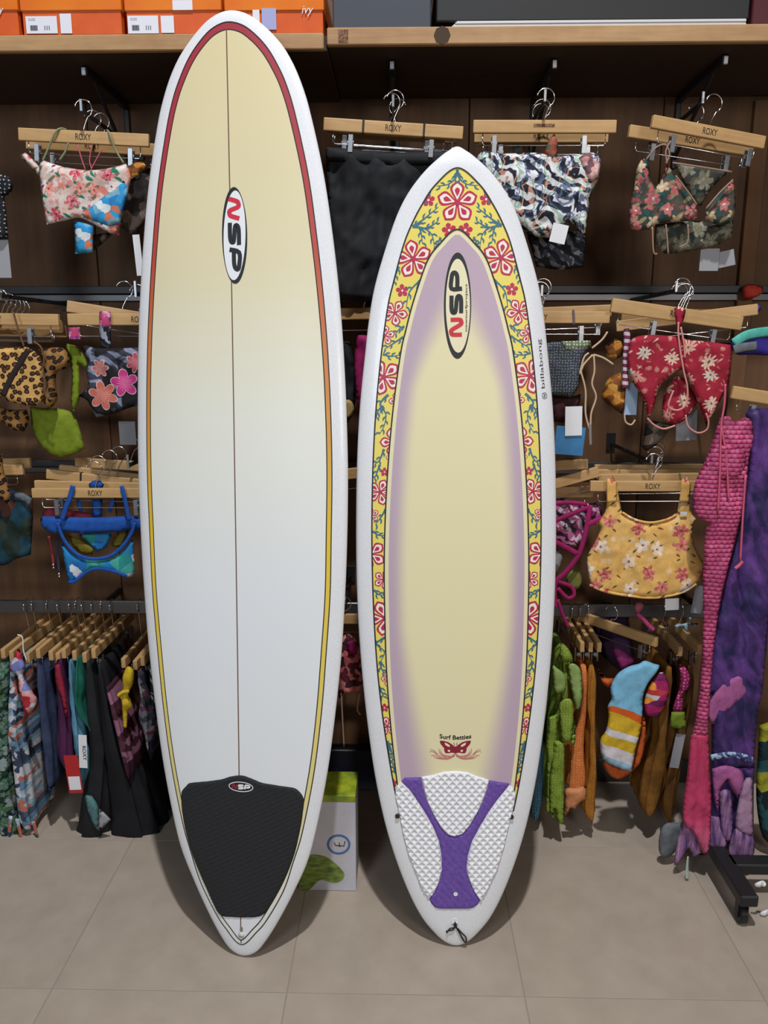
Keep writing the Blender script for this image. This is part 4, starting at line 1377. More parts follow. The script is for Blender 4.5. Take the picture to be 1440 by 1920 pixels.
cords(g, [c7([(615, 895), (850, 930), (1100, 970)]), c7([(570, 900), (560, 800), (600, 720)]), c7([(450, 1420), (460, 1620), (490, 1640)]), c7([(740, 1400), (740, 1540), (670, 1585)]), c7([(640, 1000), (740, 1130), (815, 1240)]), c7([(1110, 1035), (1000, 1140), (890, 1270)]), c7([(400, 870), (480, 770), (560, 750), (590, 830), (560, 900)]), c7([(580, 1640), (570, 1500), (560, 1400)])], 2.172, mat('taupe_cord', color=C(150, 120, 104), rough=.7), .0022)
card('swing_tag', 1314, 466, 1346, 508, 2.235, M_greycard, g)
card('swing_tag', 1347, 470, 1376, 500, 2.24, M_greycard, g, rad(12))

# ------------------------------------------------------------------ middle row, cream longboard side
def c2(l): return [(x / 4, 480 + y / 4) for x, y in l]
hanger('wooden hanger of the leopard print bikini', (-128, 596), (111, 600), 2.20, clips=(.3, .77))
arm('wall hook holding the leopard print bikini hangers', -8, 548)
for i in range(6):
    hanger('wooden hanger in the packed row behind the leopard print bikini, place %s from the front' % ['second', 'third', 'fourth', 'fifth', 'sixth', 'last'][i], (-105 + i * 14, 604 + i * 3), (112 + i * 2.6, 608 + i * 3), 2.24 + i * .045, text=False, clips=(), wire=i < 2)
g = cloth('bikini', c2([(-60, 670), (60, 690), (150, 680), (220, 690), (270, 720), (310, 780), (330, 880), (320, 1000), (330, 1080), (250, 1130), (150, 1110), (60, 1090), (30, 1060), (-60, 1070)]), 2.18, M_leo, .02, .005, label='leopard print bikini top cut off at the frame edge', cat='bikini', group='bikinis on hangers')
strap('trim', c2([(215, 700), (160, 790), (90, 900), (20, 1050)]), 2.170, mat('dark_trim', color=C(34, 22, 18), rough=.8), .008, .003, g)
cloth('ruffle', c2([(290, 700), (360, 690), (470, 690), (520, 760), (500, 840), (430, 870), (420, 960), (430, 1080), (370, 1150), (320, 1080), (350, 980), (330, 840)]), 2.205, M_leod, .022, .016, fold=.006, ff=22, parent=g)
cords(g, [c2([(100, 420), (140, 560), (180, 680)]), c2([(250, 640), (310, 690), (330, 800), (300, 860)]), c2([(330, 900), (340, 1040), (390, 1080)])], 2.170, mat('leopard_cord', color=C(96, 66, 40), rough=.7), .0028)
cloth('swim_brief', c2([(-60, 1090), (60, 1150), (200, 1150), (220, 1230), (180, 1320), (80, 1300), (20, 1250), (-60, 1260)]), 2.215, M_leod, .016, .012, label='dark leopard print brief hanging below the leopard bikini top', cat='swimwear')
g = cloth('bra_cup', c2([(225, 1130), (330, 1140), (480, 1150), (560, 1200), (610, 1340), (635, 1440), (560, 1485), (450, 1510), (360, 1470), (280, 1380), (235, 1260)]), 2.24, M_lime, .035, .003, R=.06, label='lime green moulded bikini cup hanging below the leopard print', cat='bikini')
cloth('strap_panel', c2([(485, 655), (560, 670), (620, 730), (655, 810), (640, 850), (590, 800), (600, 1000), (590, 1100), (550, 1170), (530, 1080), (540, 900), (520, 760)]), 2.225, M_lime, .008, .004, parent=g)
# black hibiscus bikini
arm('wall hook beside the longboard holding the black hibiscus bikini', 254, 545, 2.2, .045)
hanger('wooden hanger of the black hibiscus bikini, partly behind the longboard', (128, 599), (396, 599), 2.205, clips=(.24, .76))
hanger('tilted wooden hanger behind the black hibiscus bikini', (126, 574), (330, 606), 2.25, text=False, clips=(), y2=2.30)
def hib(n):
    c = None
    base = n.col(C(26, 24, 28))
    w = n.noise(n.obj, 11, 2, .5, .8)
    s = ((n.x * .7 + n.z) * 150 + w * 16).f('SINE') * .5 + .5
    p = n.noise(n.obj, 13, 3, .5, .6)
    leaf = n.mix(s.step(.4, .6), C(132, 138, 162), C(56, 58, 74))
    c = n.mix(p.step(.50, .54), base, leaf)
    for (px, py, R, k, col, rot) in ((196, 741, .042, 6, C(196, 104, 88), .3), (236, 718, .040, 5, C(198, 56, 132), .8), (190, 690, .026, 6, C(186, 108, 100), 1.0), (258, 680, .030, 7, C(190, 84, 96), .1)):
        q = P(px, py, 2.18)
        rx, ry = n.x - (q.x - HIB.x), n.z - (q.z - HIB.z)
        ang = ry.f('ARCTAN2', rx) + rot
        r = (rx * rx + ry * ry).f('SQRT')
        lobe = (ang * (k / 2)).f('COSINE').f('ABSOLUTE')
        pr = lobe * (.5 * R) + .52 * R
        m = (pr - r).step(0, .0012)
        rim = (pr - r).step(.0022, .0036)
        fil = ((ang * 16).f('SINE')).step(.75, .95) * (r * -1 + R * .6).step(0, R * .3)
        fc = n.mix(fil, n.mix(rim, C(226, 190, 190), col), C(226, 190, 186))
        c = n.mix(m, c, fc)
    return c
hib_pts = c2([(608, 690), (640, 670), (720, 690), (860, 690), (960, 690), (1110, 680), (1110, 1130), (1000, 1130), (860, 1180), (720, 1210), (690, 1150), (650, 1080), (585, 1050), (660, 980), (650, 880), (660, 780)])
_w = [P(x, y, 2.18) for x, y in hib_pts]
_cat = catmull([(w.x, w.z) for w in _w], 3)
HIB = Vector(((min(p[0] for p in _cat) + max(p[0] for p in _cat)) / 2, 0, min(p[1] for p in _cat)))
g = cloth('bikini', hib_pts, 2.18, fab('black_hibiscus_print', hib), .018, .005, label='black bikini with pink and orange hibiscus flowers beside the longboard', cat='bikini', group='bikinis on hangers')
strap('strap', [(197, 584, 2.19), (197, 600, 2.188), (197, 614, 2.19)], 2.19, M_pinks, .016, .004, g)
strap('strap', [(198, 612), (198, 630), (197, 652)], 2.186, M_greyleaf, .015, .004, g)
card('side_patch', 128, 614, 151, 636, 2.2, M_pinks, g)
card('swing_tag', 222, 790, 256, 834, 2.27, M_greycard, g)

# ------------------------------------------------------------------ lower row, cream longboard side: blue bikini
def c3(l): return [(x / 4, 840 + y / 4) for x, y in l]
arm('wall hook beside the longboard holding the blue bikini hangers', 240, 868, 2.22, .04)
hanger('front wooden hanger of the blue bikini, lower row', (61, 924), (300, 924), 2.18, h=.028, clips=(.19, .81))
hanger('second wooden hanger behind the blue bikini', (66, 909), (308, 915), 2.225, h=.028, text=False, clips=(.2, .8))
hanger('third wooden hanger behind the blue bikini', (88, 888), (320, 914), 2.27, h=.03, text=False, clips=(), bands=(.28,))
hanger('fourth wooden hanger behind the blue bikini', (112, 880), (330, 906), 2.32, h=.03, text=False, clips=())
hanger('fifth wooden hanger behind the blue bikini, furthest back', (142, 866), (350, 880), 2.38, h=.03, text=False, clips=())
g = cloth('swim_brief', c3([(315, 510), (460, 515), (700, 520), (1000, 512), (1075, 540), (1075, 612), (980, 615), (820, 632), (600, 642), (480, 622), (420, 642), (345, 615), (308, 570)]), 2.178, M_blue, .012, .003, label='royal blue and teal cut-out bikini beside the longboard', cat='bikini', group='bikinis on hangers')
cloth('front_panel', c3([(455, 700), (500, 750), (570, 810), (640, 838), (720, 846), (830, 830), (920, 770), (1000, 680), (1012, 940), (960, 970), (850, 930), (700, 908), (620, 950), (540, 1020), (512, 1000), (480, 850)]), 2.174, M_teal, .016, .003, parent=g)
cloth('back_panel', c3([(590, 650), (840, 640), (800, 740), (730, 780), (670, 720)]), 2.192, M_teal, .008, .003, parent=g)
cloth('lining', c3([(515, 655), (610, 690), (705, 755), (690, 805), (600, 785), (540, 725)]), 2.195, M_olive, .006, .003, parent=g)
cloth('lining', c3([(835, 720), (880, 650), (965, 615), (925, 720), (860, 752)]), 2.195, M_olive, .006, .003, parent=g)
strap('binding', c3([(430, 560), (470, 670), (540, 765), (620, 818), (720, 832), (830, 808), (920, 735), (985, 640), (1010, 560)]), 2.166, M_blue, .0055, .0022, g)
strap('binding', c3([(515, 1005), (560, 1000), (640, 935), (720, 905), (850, 925), (950, 962)]), 2.167, M_blue, .005, .0022, g)
strap('strap', [(137, 911, 2.166), (132, 930, 2.164), (124, 950, 2.164), (116, 974, 2.164)], 2.164, M_blue, .0075, .0025, g)
strap('strap', [(228, 911, 2.166), (233, 930, 2.164), (238, 955, 2.164), (242, 975, 2.164)], 2.164, M_blue, .0065, .0025, g)
strap('strap', [(147, 937), (152, 960)], 2.2, M_blue, .006, .0025, g, sm=1)
strap('strap', [(212, 937), (205, 960)], 2.2, M_blue, .006, .0025, g, sm=1)
cloth('neck_knot', c3([(665, 270), (700, 245), (750, 245), (780, 275), (770, 300), (670, 298)]), 2.19, M_blue, .010, .004, parent=g)
cloth('centre_tie', c3([(690, 385), (770, 385), (765, 515), (690, 515)]), 2.198, M_blue, .007, .004, parent=g, sm=1)
g = cloth('swim_brief', c3([(300, 545), (325, 480), (370, 450), (480, 462), (620, 480), (720, 500), (700, 530), (460, 540), (340, 560)]), 2.215, M_redp, .012, .006, label='dusty red brief tucked behind the royal blue bikini', cat='swimwear')
strap('tie', c3([(365, 660), (385, 760), (400, 870)]), 2.21, M_redp, .004, .002, g)
strap('tie', c3([(425, 690), (435, 820), (443, 930)]), 2.21, mat('navy_cord', color=C(38, 42, 78), rough=.7), .004, .002, g)
for x, y in ((400, 875), (443, 942)):
    q = P(x / 4, 840 + y / 4, 2.206)
    world_obj('bead', *merge(sweep([q + Vector((0, 0, .004)), q, q - Vector((0, 0, .004))], lambda t: .0042 * math.sin(math.pi * (.12 + .76 * t)), n=10, smooth_n=4), sweep([q - Vector((0, 0, .006)), q - Vector((0, 0, .009)), q - Vector((0, 0, .012))], lambda t: .0036 * math.sin(math.pi * (.12 + .76 * t)), n=10, smooth_n=4)), M_chrome, g, True)
hanger('wooden hanger of the dark teal swimsuit at the frame edge', (-150, 884), (44, 880), 2.26, text=False, clips=(.3, .8))
hanger('wooden hanger behind the dark teal swimsuit at the frame edge', (-140, 872), (58, 868), 2.32, text=False, clips=())
g = cloth('swimsuit', [(-40, 925), (10, 915), (40, 925), (62, 930), (62, 975), (58, 1040), (30, 1048), (8, 1060), (-40, 1062)], 2.25, P_patch('teal_brown_dark_print', [C(22, 60, 74), C(84, 48, 42), C(30, 44, 40), C(20, 40, 60), C(44, 54, 44)], 14, 1, 4), .02, .012, label='dark teal and brown patterned swimsuit cut off at the frame edge', cat='swimwear')
cloth('lace_top', [(-10, 848), (4, 852), (8, 885), (20, 930), (12, 946), (0, 930), (-12, 935)], 2.21, M_leod, .012, .01, parent=g)
cloth('grey_strap', c3([(100, 340), (170, 335), (240, 380), (235, 430), (200, 440), (170, 400), (100, 385)]), 2.23, P_plain('grey_blue_satin', C(104, 112, 118), C(84, 92, 100)), .006, .004, parent=g)

# ------------------------------------------------------------------ between the boards
hanger('wooden hanger of the magenta bikini between the surfboards', (560, 590), (806, 586), 2.24, text=False, clips=(.3, .68))
hanger('wooden hanger low between the surfboards', (540, 902), (690, 884), 2.28, text=False, clips=())
cloth('bikini', [(668, 640), (680, 628), (740, 640), (760, 720), (700, 800), (672, 770), (664, 700)], 2.22, M_mag, .016, .01, label='magenta bikini showing in the gap between the surfboards', cat='bikini')
cloth('swim_brief', [(600, 640), (655, 640), (668, 700), (660, 780), (610, 850), (585, 760)], 2.26, M_black, .016, .012, label='black brief in the gap between the surfboards', cat='swimwear')
cloth('round_tag', ellipse((652, 766), 12, 17, 14), 2.235, mat('kraft_card', color=C(168, 140, 84), rough=.7), .0015, 0, label='round kraft tag in the gap between the surfboards', cat='tag', sm=1)
g = cloth('bikini', [(640, 1200), (652, 1188), (668, 1200), (676, 1225), (682, 1270), (672, 1300), (650, 1300), (636, 1310), (630, 1260)], 2.3, P_patch('coral_maroon_print', [C(206, 106, 106), C(96, 34, 48), C(222, 140, 130), C(70, 28, 40)], 40, 1.4, 3), .02, .014, label='coral and maroon bikini hanging in the gap between the surfboards', cat='bikini')
cords(g, [[(640, 1300), (642, 1345), (645, 1400)], [(674, 1300), (670, 1330), (676, 1340)]], 2.29, M_skin, .0025)
cloth('bow', [(650, 1205), (662, 1200), (672, 1212), (668, 1228), (654, 1226)], 2.275, M_mag, .012, .004, parent=g)
hanger('wooden hanger low in the gap holding the coral bikini', (600, 1160), (690, 1160), 2.34, text=False, clips=(), up=.035)
arm('wall hook low in the gap between the surfboards', 616, 868, 2.26, .02)
arm('wall hook in the gap between the surfboards', 682, 540, 2.22, .02)
arm('lowest wall hook in the gap holding the coral bikini', 646, 1130, 2.32, .02)
# boxes on the floor
gb = PZ(660, 1474, 0)
bx_ = empty('storage_box', (P(655, 1450, gb.y).x, gb.y, 0))
tag(bx_, 'dark blue box with script lettering at the wall foot between the surfboards', 'box')
link('body', mesh('body', *box_data(.22, .05, .16, .003, (0, .0, .0805), 1)), mat('navy_gradient_card', lambda n: n.ramp(n.z / .16, [(0, C(120, 140, 156)), (.25, C(50, 70, 96)), (.55, C(28, 26, 48)), (1, C(20, 20, 26))]), rough=.5), bx_)
link('lettering', mesh('lettering', *text_on('GIRL', .09, .026, (-.012, -.0256, .055), (1, 0, 0), (0, 0, 1), 0, .2)), mat('pale_blue_ink', color=C(120, 150, 170), rough=.6), bx_)
f0, f1 = PZ(560, 1671, 0), PZ(668, 1671, 0)
W_ = f1.x - f0.x
Hb = P(668, 1492, f1.y).z
cb = empty('carton', ((f0.x + f1.x) / 2, f1.y + .065, 0))
tag(cb, 'white carton with a lime green lid standing behind the longboard tail', 'carton')
Mw = mat('carton_white', lambda n: n.mix(n.noise(n.obj, 8, 3).step(.3, .7), C(206, 204, 212), C(188, 186, 198)), rough=.55)
link('body', mesh('body', *box_data(W_, .13, Hb - .022, .0015, (0, 0, (Hb - .022) / 2 + .0005), 1)), Mw, cb)
link('lid', mesh('lid', *box_data(W_ + .001, .131, .022, .0015, (0, 0, Hb - .011), 1)), mat('lime_card', lambda n: n.mix(n.noise(n.obj, 22, 3).step(.4, .6), C(166, 178, 40), C(120, 142, 40)), rough=.5), cb)
def cbl(px, py):
    q = P(px, py, f1.y)
    return (q.x - cb.location.x, -.0656, q.z)
ring = [cbl(635 + 20 * math.cos(t), 1583 + 17 * math.sin(t)) for t in (2 * math.pi * i / 28 for i in range(28))]
link('blue_ring', mesh('blue_ring', *sweep(ring, .0034, .0005, 6, 1, True)), mat('ring_blue', color=C(70, 116, 172), rough=.6), cb)
link('ring_mark', mesh('ring_mark', *merge(sweep([cbl(627, 1580), cbl(629, 1585), cbl(645, 1586), cbl(647, 1577)], .0014, .0005, 6, 1), sweep([cbl(636, 1580), cbl(637, 1588)], .0012, .0005, 6, 1))), M_ink, cb)
lett = catmull([(565, 1612), (585, 1602), (610, 1606), (628, 1618), (640, 1630), (646, 1640), (640, 1651), (625, 1655), (600, 1650), (580, 1668), (562, 1668)], 4)
lv, lf_ = tri2d(resample(lett, 3), 5)
rd = random.Random(3)
link('green_picture', mesh('green_picture', [tuple(Vector(cbl(x, y)) + Vector((0, -.0003, 0))) for x, y in lv], lf_), mat('leaf_green_print', lambda n: n.mix(n.noise(n.vec(n.x * 20, n.y, n.z * 70), 1.4, 4).step(.35, .65), C(74, 96, 40), C(136, 156, 66)), rough=.6), cb)

# ------------------------------------------------------------------ middle row, floral surfboard side
def c8(l): return [(1000 + x / 3.2727, 500 + y / 3.2727) + tuple(r) for x, y, *r in l]
hanger('wooden hanger of the green lace bikini, partly behind the floral surfboard', (880, 595), (1143, 595), 2.2, clips=(.3, .80))
hanger('wooden hanger behind the green lace bikini, slightly tilted', (890, 592), (1146, 582), 2.26, text=False, clips=(.9,))
arm('wall hook holding the green lace bikini hangers', 1016, 548, 2.19)
g = cloth('bikini', c8([(60, 480), (130, 460), (250, 470), (335, 455), (362, 480), (310, 560), (290, 650), (275, 740), (235, 800), (120, 790), (70, 760)]), 2.182, M_green, .018, .005, label='dark green and violet lace print bikini beside the floral surfboard', cat='bikini', group='bikinis on hangers')
cloth('lace_patch', c8([(170, 458), (350, 452), (355, 485), (290, 520), (200, 520)]), 2.174, P_dots('pale_green_lace', C(104, 116, 92), C(196, 204, 176), 110, .3), .008, .003, parent=g)
cloth('brief', c8([(90, 785), (230, 795), (290, 780), (280, 850), (200, 960), (120, 950)]), 2.205, M_maroon, .014, .01, parent=g)
cords(g, [c8([(370, 540), (375, 640), (360, 720), (385, 800), (355, 900), (352, 990)]), c8([(365, 540), (310, 600), (285, 660), (310, 560), (340, 530)]), c8([(290, 640), (320, 760), (320, 900), (345, 1000)]), c8([(370, 540), (430, 560), (490, 600)]), c8([(360, 500), (420, 450), (455, 400)])], 2.168, M_creamstring, .0028)
strap('strap', c8([(245, 262), (248, 300), (250, 355)]), 2.190, mat('grey_cord', color=C(104, 92, 104), rough=.7), .003, .0015, g)
strap('ribbon_end', c8([(350, 960), (350, 1030), (352, 1095)]), 2.165, mat('grey_satin', color=C(132, 124, 120), rough=.5), .004, .0015, g)
card('swing_tag', 1061, 762, 1090, 817, 2.168, M_paper, g, rad(2))
card('swing_tag', 1042, 800, 1094, 853, 2.172, mat('blue_card', lambda n: n.mix(n.noise(n.obj, 18, 2).step(.35, .65), C(44, 108, 160), C(58, 128, 178)), rough=.5), g, rad(-4))
g = cloth('swim_brief', c8([(415, 805), (445, 710), (490, 665), (540, 650), (565, 720), (560, 840), (545, 905), (480, 860)]), 2.21, M_orange, .02, .014, label='orange brown ruffled brief behind the striped strap', cat='swimwear')
cloth('ruffle', c8([(440, 490), (500, 440), (560, 460), (555, 540), (500, 570), (450, 560)]), 2.21, M_orange, .014, .012, parent=g)
strap('cord', c8([(560, 900), (565, 950), (600, 970), (625, 940)]), 2.2, M_creamstring, .0025, parent=g)
g = strap('bikini_strap', c8([(572, 380), (575, 470), (562, 560), (565, 660), (562, 745)]), 2.182, M_stripe2, lambda t: .0078 + .0016 * math.sin(9 * t), .006, label='pink and white striped bikini strap beside the red floral bikini', cat='bikini')
card('swing_tag', 1174, 718, 1193, 778, 2.205, mat('pale_blue_card', color=C(150, 176, 206), rough=.5), g)
hanger('tilted wooden hanger of the red floral bikini', (1146, 572), (1390, 607), 2.17, h=.037, clips=(.34, .80), y2=2.20)
hanger('wooden hanger crossing behind the red floral bikini, tilted the other way', (1155, 612), (1420, 580), 2.25, text=False, h=.03, clips=(), y2=2.21)
for i, w_ in enumerate(('nearer', 'middle', 'furthest')):
    hanger('wooden hanger packed behind the red floral bikini, %s of three' % w_, (1165 + i * 6, 592 - i * 3), (1372 + i * 5, 598 - i * 3), 2.29 + i * .05, text=False, clips=(), wire=False)
arm('wall hook holding the red floral bikini hangers', 1268, 540, 2.2, .03)
g = cloth('bikini', c8([(583, 500), (600, 450), (650, 425), (740, 418), (880, 430), (960, 450), (1090, 462), (1212, 480), (1216, 560), (1202, 700), (1160, 800), (1105, 900), (1062, 985), (1025, 870), (970, 740), (925, 645), (885, 640), (810, 695), (765, 760), (742, 860), (705, 935), (672, 810), (605, 700), (580, 600)]), 2.165, M_redfl, .024, .005, label='red floral bikini with cream flowers and pink ties', cat='bikini', group='bikinis on hangers')
cloth('brief', c8([(880, 655), (945, 710), (1015, 825), (925, 945), (850, 965), (790, 930), (800, 790)]), 2.195, M_redfl, .014, .006, parent=g)
cloth('neck_tie', c8([(865, 255), (900, 245), (935, 265), (925, 320), (905, 380), (880, 380), (870, 310)]), 2.158, M_redfl, .008, .004, parent=g)
cords(g, [c8([(890, 340), (890, 420), (905, 540), (925, 650), (945, 740), (940, 840), (890, 880), (840, 870), (830, 840), (860, 760)]), c8([(905, 370), (925, 480), (930, 560)]), c8([(935, 910), (950, 980), (1010, 1020), (1065, 1000), (1075, 950), (1060, 900)]), c8([(700, 930), (740, 970), (800, 995), (870, 975)])], 2.152, mat('pink_cream_cord', color=C(206, 140, 132), rough=.7), .0026)
cloth('swim_brief', c8([(690, 940), (760, 950), (870, 970), (820, 1020), (750, 1100), (690, 1130), (665, 1100), (680, 1030)]), 2.215, M_dull, .014, .008, label='grey brown brief hanging below the red floral bikini', cat='swimwear')
card('swing_tag', 1270, 768, 1304, 826, 2.225, M_greycard, g, rad(3))

# far end of the middle row
arm('wall hook near the frame edge holding the teal strapped swimsuit', 1404, 640, 2.2)
g = cloth('bathing_turban', c8([(1280, 140), (1300, 112), (1360, 108), (1410, 125), (1405, 160), (1370, 185), (1320, 200), (1285, 190)]), 2.595, P_plain('coral_fabric', C(206, 70, 54), C(190, 60, 50)), .02, .012, label='coral scrunched bathing turban at the frame edge', cat='swimwear')
g = cloth('swimsuit', c8([(1215, 450), (1280, 430), (1360, 395), (1460, 375), (1500, 380), (1500, 540), (1430, 545), (1340, 540), (1250, 540), (1220, 500)]), 2.18, P_plain('violet_blue_fabric', C(58, 44, 140), C(50, 36, 120)), .014, .004, label='violet swimsuit with a turquoise strap at the frame edge', cat='swimwear')
strap('turquoise_strap', c8([(1230, 470), (1300, 425), (1380, 405), (1480, 395)]), 2.170, P_plain('turquoise_fabric', C(92, 186, 172), C(76, 168, 156)), .013, .003, g)
strap('grey_strap', c8([(1230, 510), (1290, 495), (1370, 485)]), 2.168, P_plain('grey_mottle', C(112, 116, 120), C(84, 88, 94)), .012, .003, g)
cloth('purple_tab', c8([(1340, 240), (1380, 225), (1400, 260), (1375, 290), (1345, 285)]), 2.21, P_plain('violet_tab', C(96, 66, 158)), .005, .002, parent=g)
hanger('wooden hanger carrying the pink scale leggings at the frame edge', (1372, 735), (1592, 770), 2.12, h=.034, clips=(.2, .7), hookflip=False)

# ------------------------------------------------------------------ mustard crop top and magenta bikini
def c9(l): return [(1000 + x / 3.2727, 840 + y / 3.2727) + tuple(r) for x, y, *r in l]
arm('wall hook holding the mustard crop top hangers', 1222, 862, 2.2, .03)
hanger('wooden hanger of the mustard floral crop top', (1106, 911), (1340, 911), 2.18, h=.03, clips=(.2, .8))
for i, w_ in enumerate(('second', 'third', 'fourth')):
    hanger('wooden hanger behind the mustard floral crop top, %s from the front' % w_, (1122 - i * 4, 898 - i * 9), (1330 + i * 8, 896 - i * 8), 2.235 + i * .05, h=.03, text=False, clips=(), wire=i < 1)
g = cloth('crop_top', c9([(447, 240), (515, 240), (530, 320), (548, 398), (620, 440), (720, 460), (820, 440), (875, 412), (895, 320), (908, 230), (965, 230), (962, 380), (1005, 440), (978, 490), (990, 600), (1040, 700), (1038, 780), (1000, 832), (900, 890), (740, 918), (600, 908), (450, 882), (362, 850), (336, 760), (331, 670), (370, 590), (412, 500), (392, 460), (440, 392), (450, 310)]), 2.168, M_must, .030, .005, R=.05, h=.009, label='mustard yellow crop top with pink and white flowers', cat='crop top')
strap('shoulder_strap', c9([(482, 330), (480, 260), (480, 205), (482, 193, 2.172)]), 2.158, M_must, .0145, .002, g)
strap('shoulder_strap', c9([(925, 330), (932, 260), (937, 210), (938, 200, 2.172)]), 2.158, M_must, .0135, .002, g)
strap('hem', c9([(345, 840), (450, 882), (600, 908), (740, 918), (900, 890), (1000, 834)]), 2.163, M_must, .0042, .003, g)
strap('neckline', c9([(548, 396), (620, 438), (720, 458), (820, 438), (876, 408)]), 2.162, M_must, .0034, .003, g)
card('woven_label', 1276, 960, 1288, 967, 2.154, M_paper, g)
card('swing_tag', 1302, 1098, 1318, 1150, 2.2, M_greycard, g, rad(-6))
card('swing_tag', 1248, 1122, 1272, 1144, 2.2, M_paper, g, rad(4))
hanger('tilted wooden hanger of the magenta bikini beside the floral surfboard', (940, 934), (1122, 884), 2.21, h=.03, text=False, clips=())
hanger('flat wooden hanger under the magenta bikini ties', (900, 924), (1112, 922), 2.245, h=.032, text=False, clips=(.78,))
hanger('dark wooden hanger above the magenta bikini', (900, 878), (1102, 870), 2.32, h=.03, text=False, clips=())
g = cloth('bikini', c9([(60, 320), (200, 325), (330, 340), (400, 330), (425, 380), (415, 440), (340, 470), (310, 560), (240, 610), (130, 580), (60, 560)]), 2.20, M_magp, .018, .008, label='magenta and white print bikini beside the floral surfboard', cat='bikini', group='bikinis on hangers')
for l, w_ in (([(80, 350), (200, 335), (330, 345)], .006), ([(80, 470), (200, 420), (345, 360)], .007), ([(350, 350), (330, 470), (310, 560), (275, 660), (200, 760), (140, 820), (130, 900), (135, 980)], .0075), ([(330, 470), (400, 440), (440, 430)], .008), ([(100, 560), (200, 610), (270, 650)], .008), ([(150, 820), (230, 850), (250, 900), (210, 920), (150, 860)], .006), ([(150, 930), (180, 1020), (215, 1100)], .005)):
    strap('strap', c9(l), 2.170, M_mag, w_, .003, g)
cloth('round_tag', c9(ellipse((252, 810), 48, 62, 14)), 2.19, mat('olive_card', color=C(110, 108, 44), rough=.6), .0015, 0, parent=g, sm=1)
cloth('pale_lining', c9([(60, 640), (150, 620), (180, 680), (140, 780), (60, 860)]), 2.21, P_plain('grey_lining', C(150, 150, 150), C(120, 118, 118)), .01, .008, parent=g)

# ------------------------------------------------------------------ leggings at the frame edge
def c10(l): return [(980 + x / 3.098, 1180 + y / 3.098) + tuple(r) for x, y, *r in l]
g = cloth('leggings', [(1344, 800), (1350, 784), (1366, 780), (1378, 792), (1396, 782), (1410, 790), (1412, 826), (1404, 862), (1398, 930), (1380, 1010), (1358, 1095), (1342, 1190), (1333, 1285), (1328, 1380), (1298, 1382), (1312, 1290), (1318, 1180), (1318, 1080), (1322, 1000), (1330, 982), (1306, 968), (1298, 940), (1303, 905), (1318, 872), (1332, 838)], 2.085, M_scale, .022, .008, h=.011, fold=.004, ff=18, label='pink mermaid leggings with a scale print and flared fin ends', cat='leggings')
cloth('fin', [(1296, 1378), (1328, 1378), (1331, 1440), (1334, 1500), (1332, 1570), (1327, 1606), (1318, 1600), (1300, 1560), (1284, 1548), (1280, 1520), (1288, 1450)], 2.08, M_fin, .014, .006, fold=.004, ff=30, parent=g)
cloth('knot', [(1330, 850), (1345, 835), (1372, 835), (1398, 850), (1395, 880), (1370, 900), (1340, 895), (1325, 875)], 2.077, M_scale, .016, .012, parent=g)
cords(g, [[(1360, 720), (1358, 760), (1352, 800), (1350, 880), (1346, 960)], [(1352, 800), (1362, 860), (1366, 940)], [(1398, 890), (1392, 980), (1388, 1052)]], 2.068, M_pinkstring, .003)
strap('cord_end', [(1392, 1052), (1386, 1060), (1378, 1066)], 2.068, M_pinkstring, .005, parent=g)
g = cloth('leggings', [(1398, 775), (1410, 766), (1450, 766), (1452, 1000), (1440, 1180), (1430, 1290), (1422, 1330), (1416, 1400), (1414, 1440), (1335, 1440), (1334, 1400), (1335, 1300), (1326, 1330), (1324, 1300), (1330, 1240), (1336, 1200), (1360, 1085), (1384, 985), (1400, 900), (1404, 850)], 2.11, M_purp, .026, .008, h=.012, fold=.004, ff=14, label='dark purple galaxy leggings hanging beside the pink scale leggings', cat='leggings')
cloth('pink_patch', c10([(1290, 265), (1312, 370), (1180, 482), (1105, 552), (1065, 505), (1070, 440), (1180, 300)]), 2.099, M_pinkp, .006, .002, parent=g, sm=2)
strap('cuff', c10([(1095, 745), (1180, 730), (1260, 735), (1330, 760)]), 2.098, P_patch('silver_blue_knit', [C(70, 90, 130), C(160, 180, 206), C(60, 60, 110)], 60, 1, 2), .010, .004, g)
fins = [([(1100, 810), (1180, 790), (1270, 820), (1285, 900), (1250, 980), (1215, 930), (1190, 870), (1150, 930), (1135, 1060), (1110, 960)], 2.094, M_pinkp, .012),
        ([(1140, 935), (1205, 925), (1220, 1040), (1215, 1210), (1180, 1235), (1150, 1190), (1145, 1050)], 2.098, M_pale, .012),
        ([(1280, 890), (1335, 860), (1340, 1205), (1300, 1190), (1235, 1145)], 2.090, P_plain('pale_mauve_fin', C(176, 140, 166), C(150, 116, 150)), .012),
        ([(930, 1110), (1010, 1130), (1060, 1200), (1040, 1300), (990, 1320), (965, 1270), (900, 1370), (880, 1370), (890, 1270)], 2.10, M_pale, .016),
        ([(1070, 1080), (1140, 1090), (1190, 1230), (1170, 1280), (1080, 1275)], 2.10, M_pale, .014),
        ([(1230, 1150), (1335, 1200), (1345, 1300), (1290, 1380), (1215, 1445), (1195, 1390), (1200, 1260)], 2.09, M_pale, .018)]
cloth('fin', [(1336, 1436), (1414, 1436), (1413, 1500), (1412, 1572), (1398, 1600), (1372, 1592), (1350, 1604), (1325, 1590), (1318, 1540), (1330, 1490)], 2.118, M_purp, .014, .006, fold=.005, ff=26, parent=g)
for pts, yy, mt, pf in fins:
    cloth('fin', c10(pts), yy, mt, pf, .005, parent=g)
strap('white_tie', c10([(960, 1320), (955, 1390), (955, 1450)]), 2.08, mat('pale_mint_satin', color=C(170, 184, 178), rough=.5), lambda t: .0025 + .0035 * t, .0012, g)
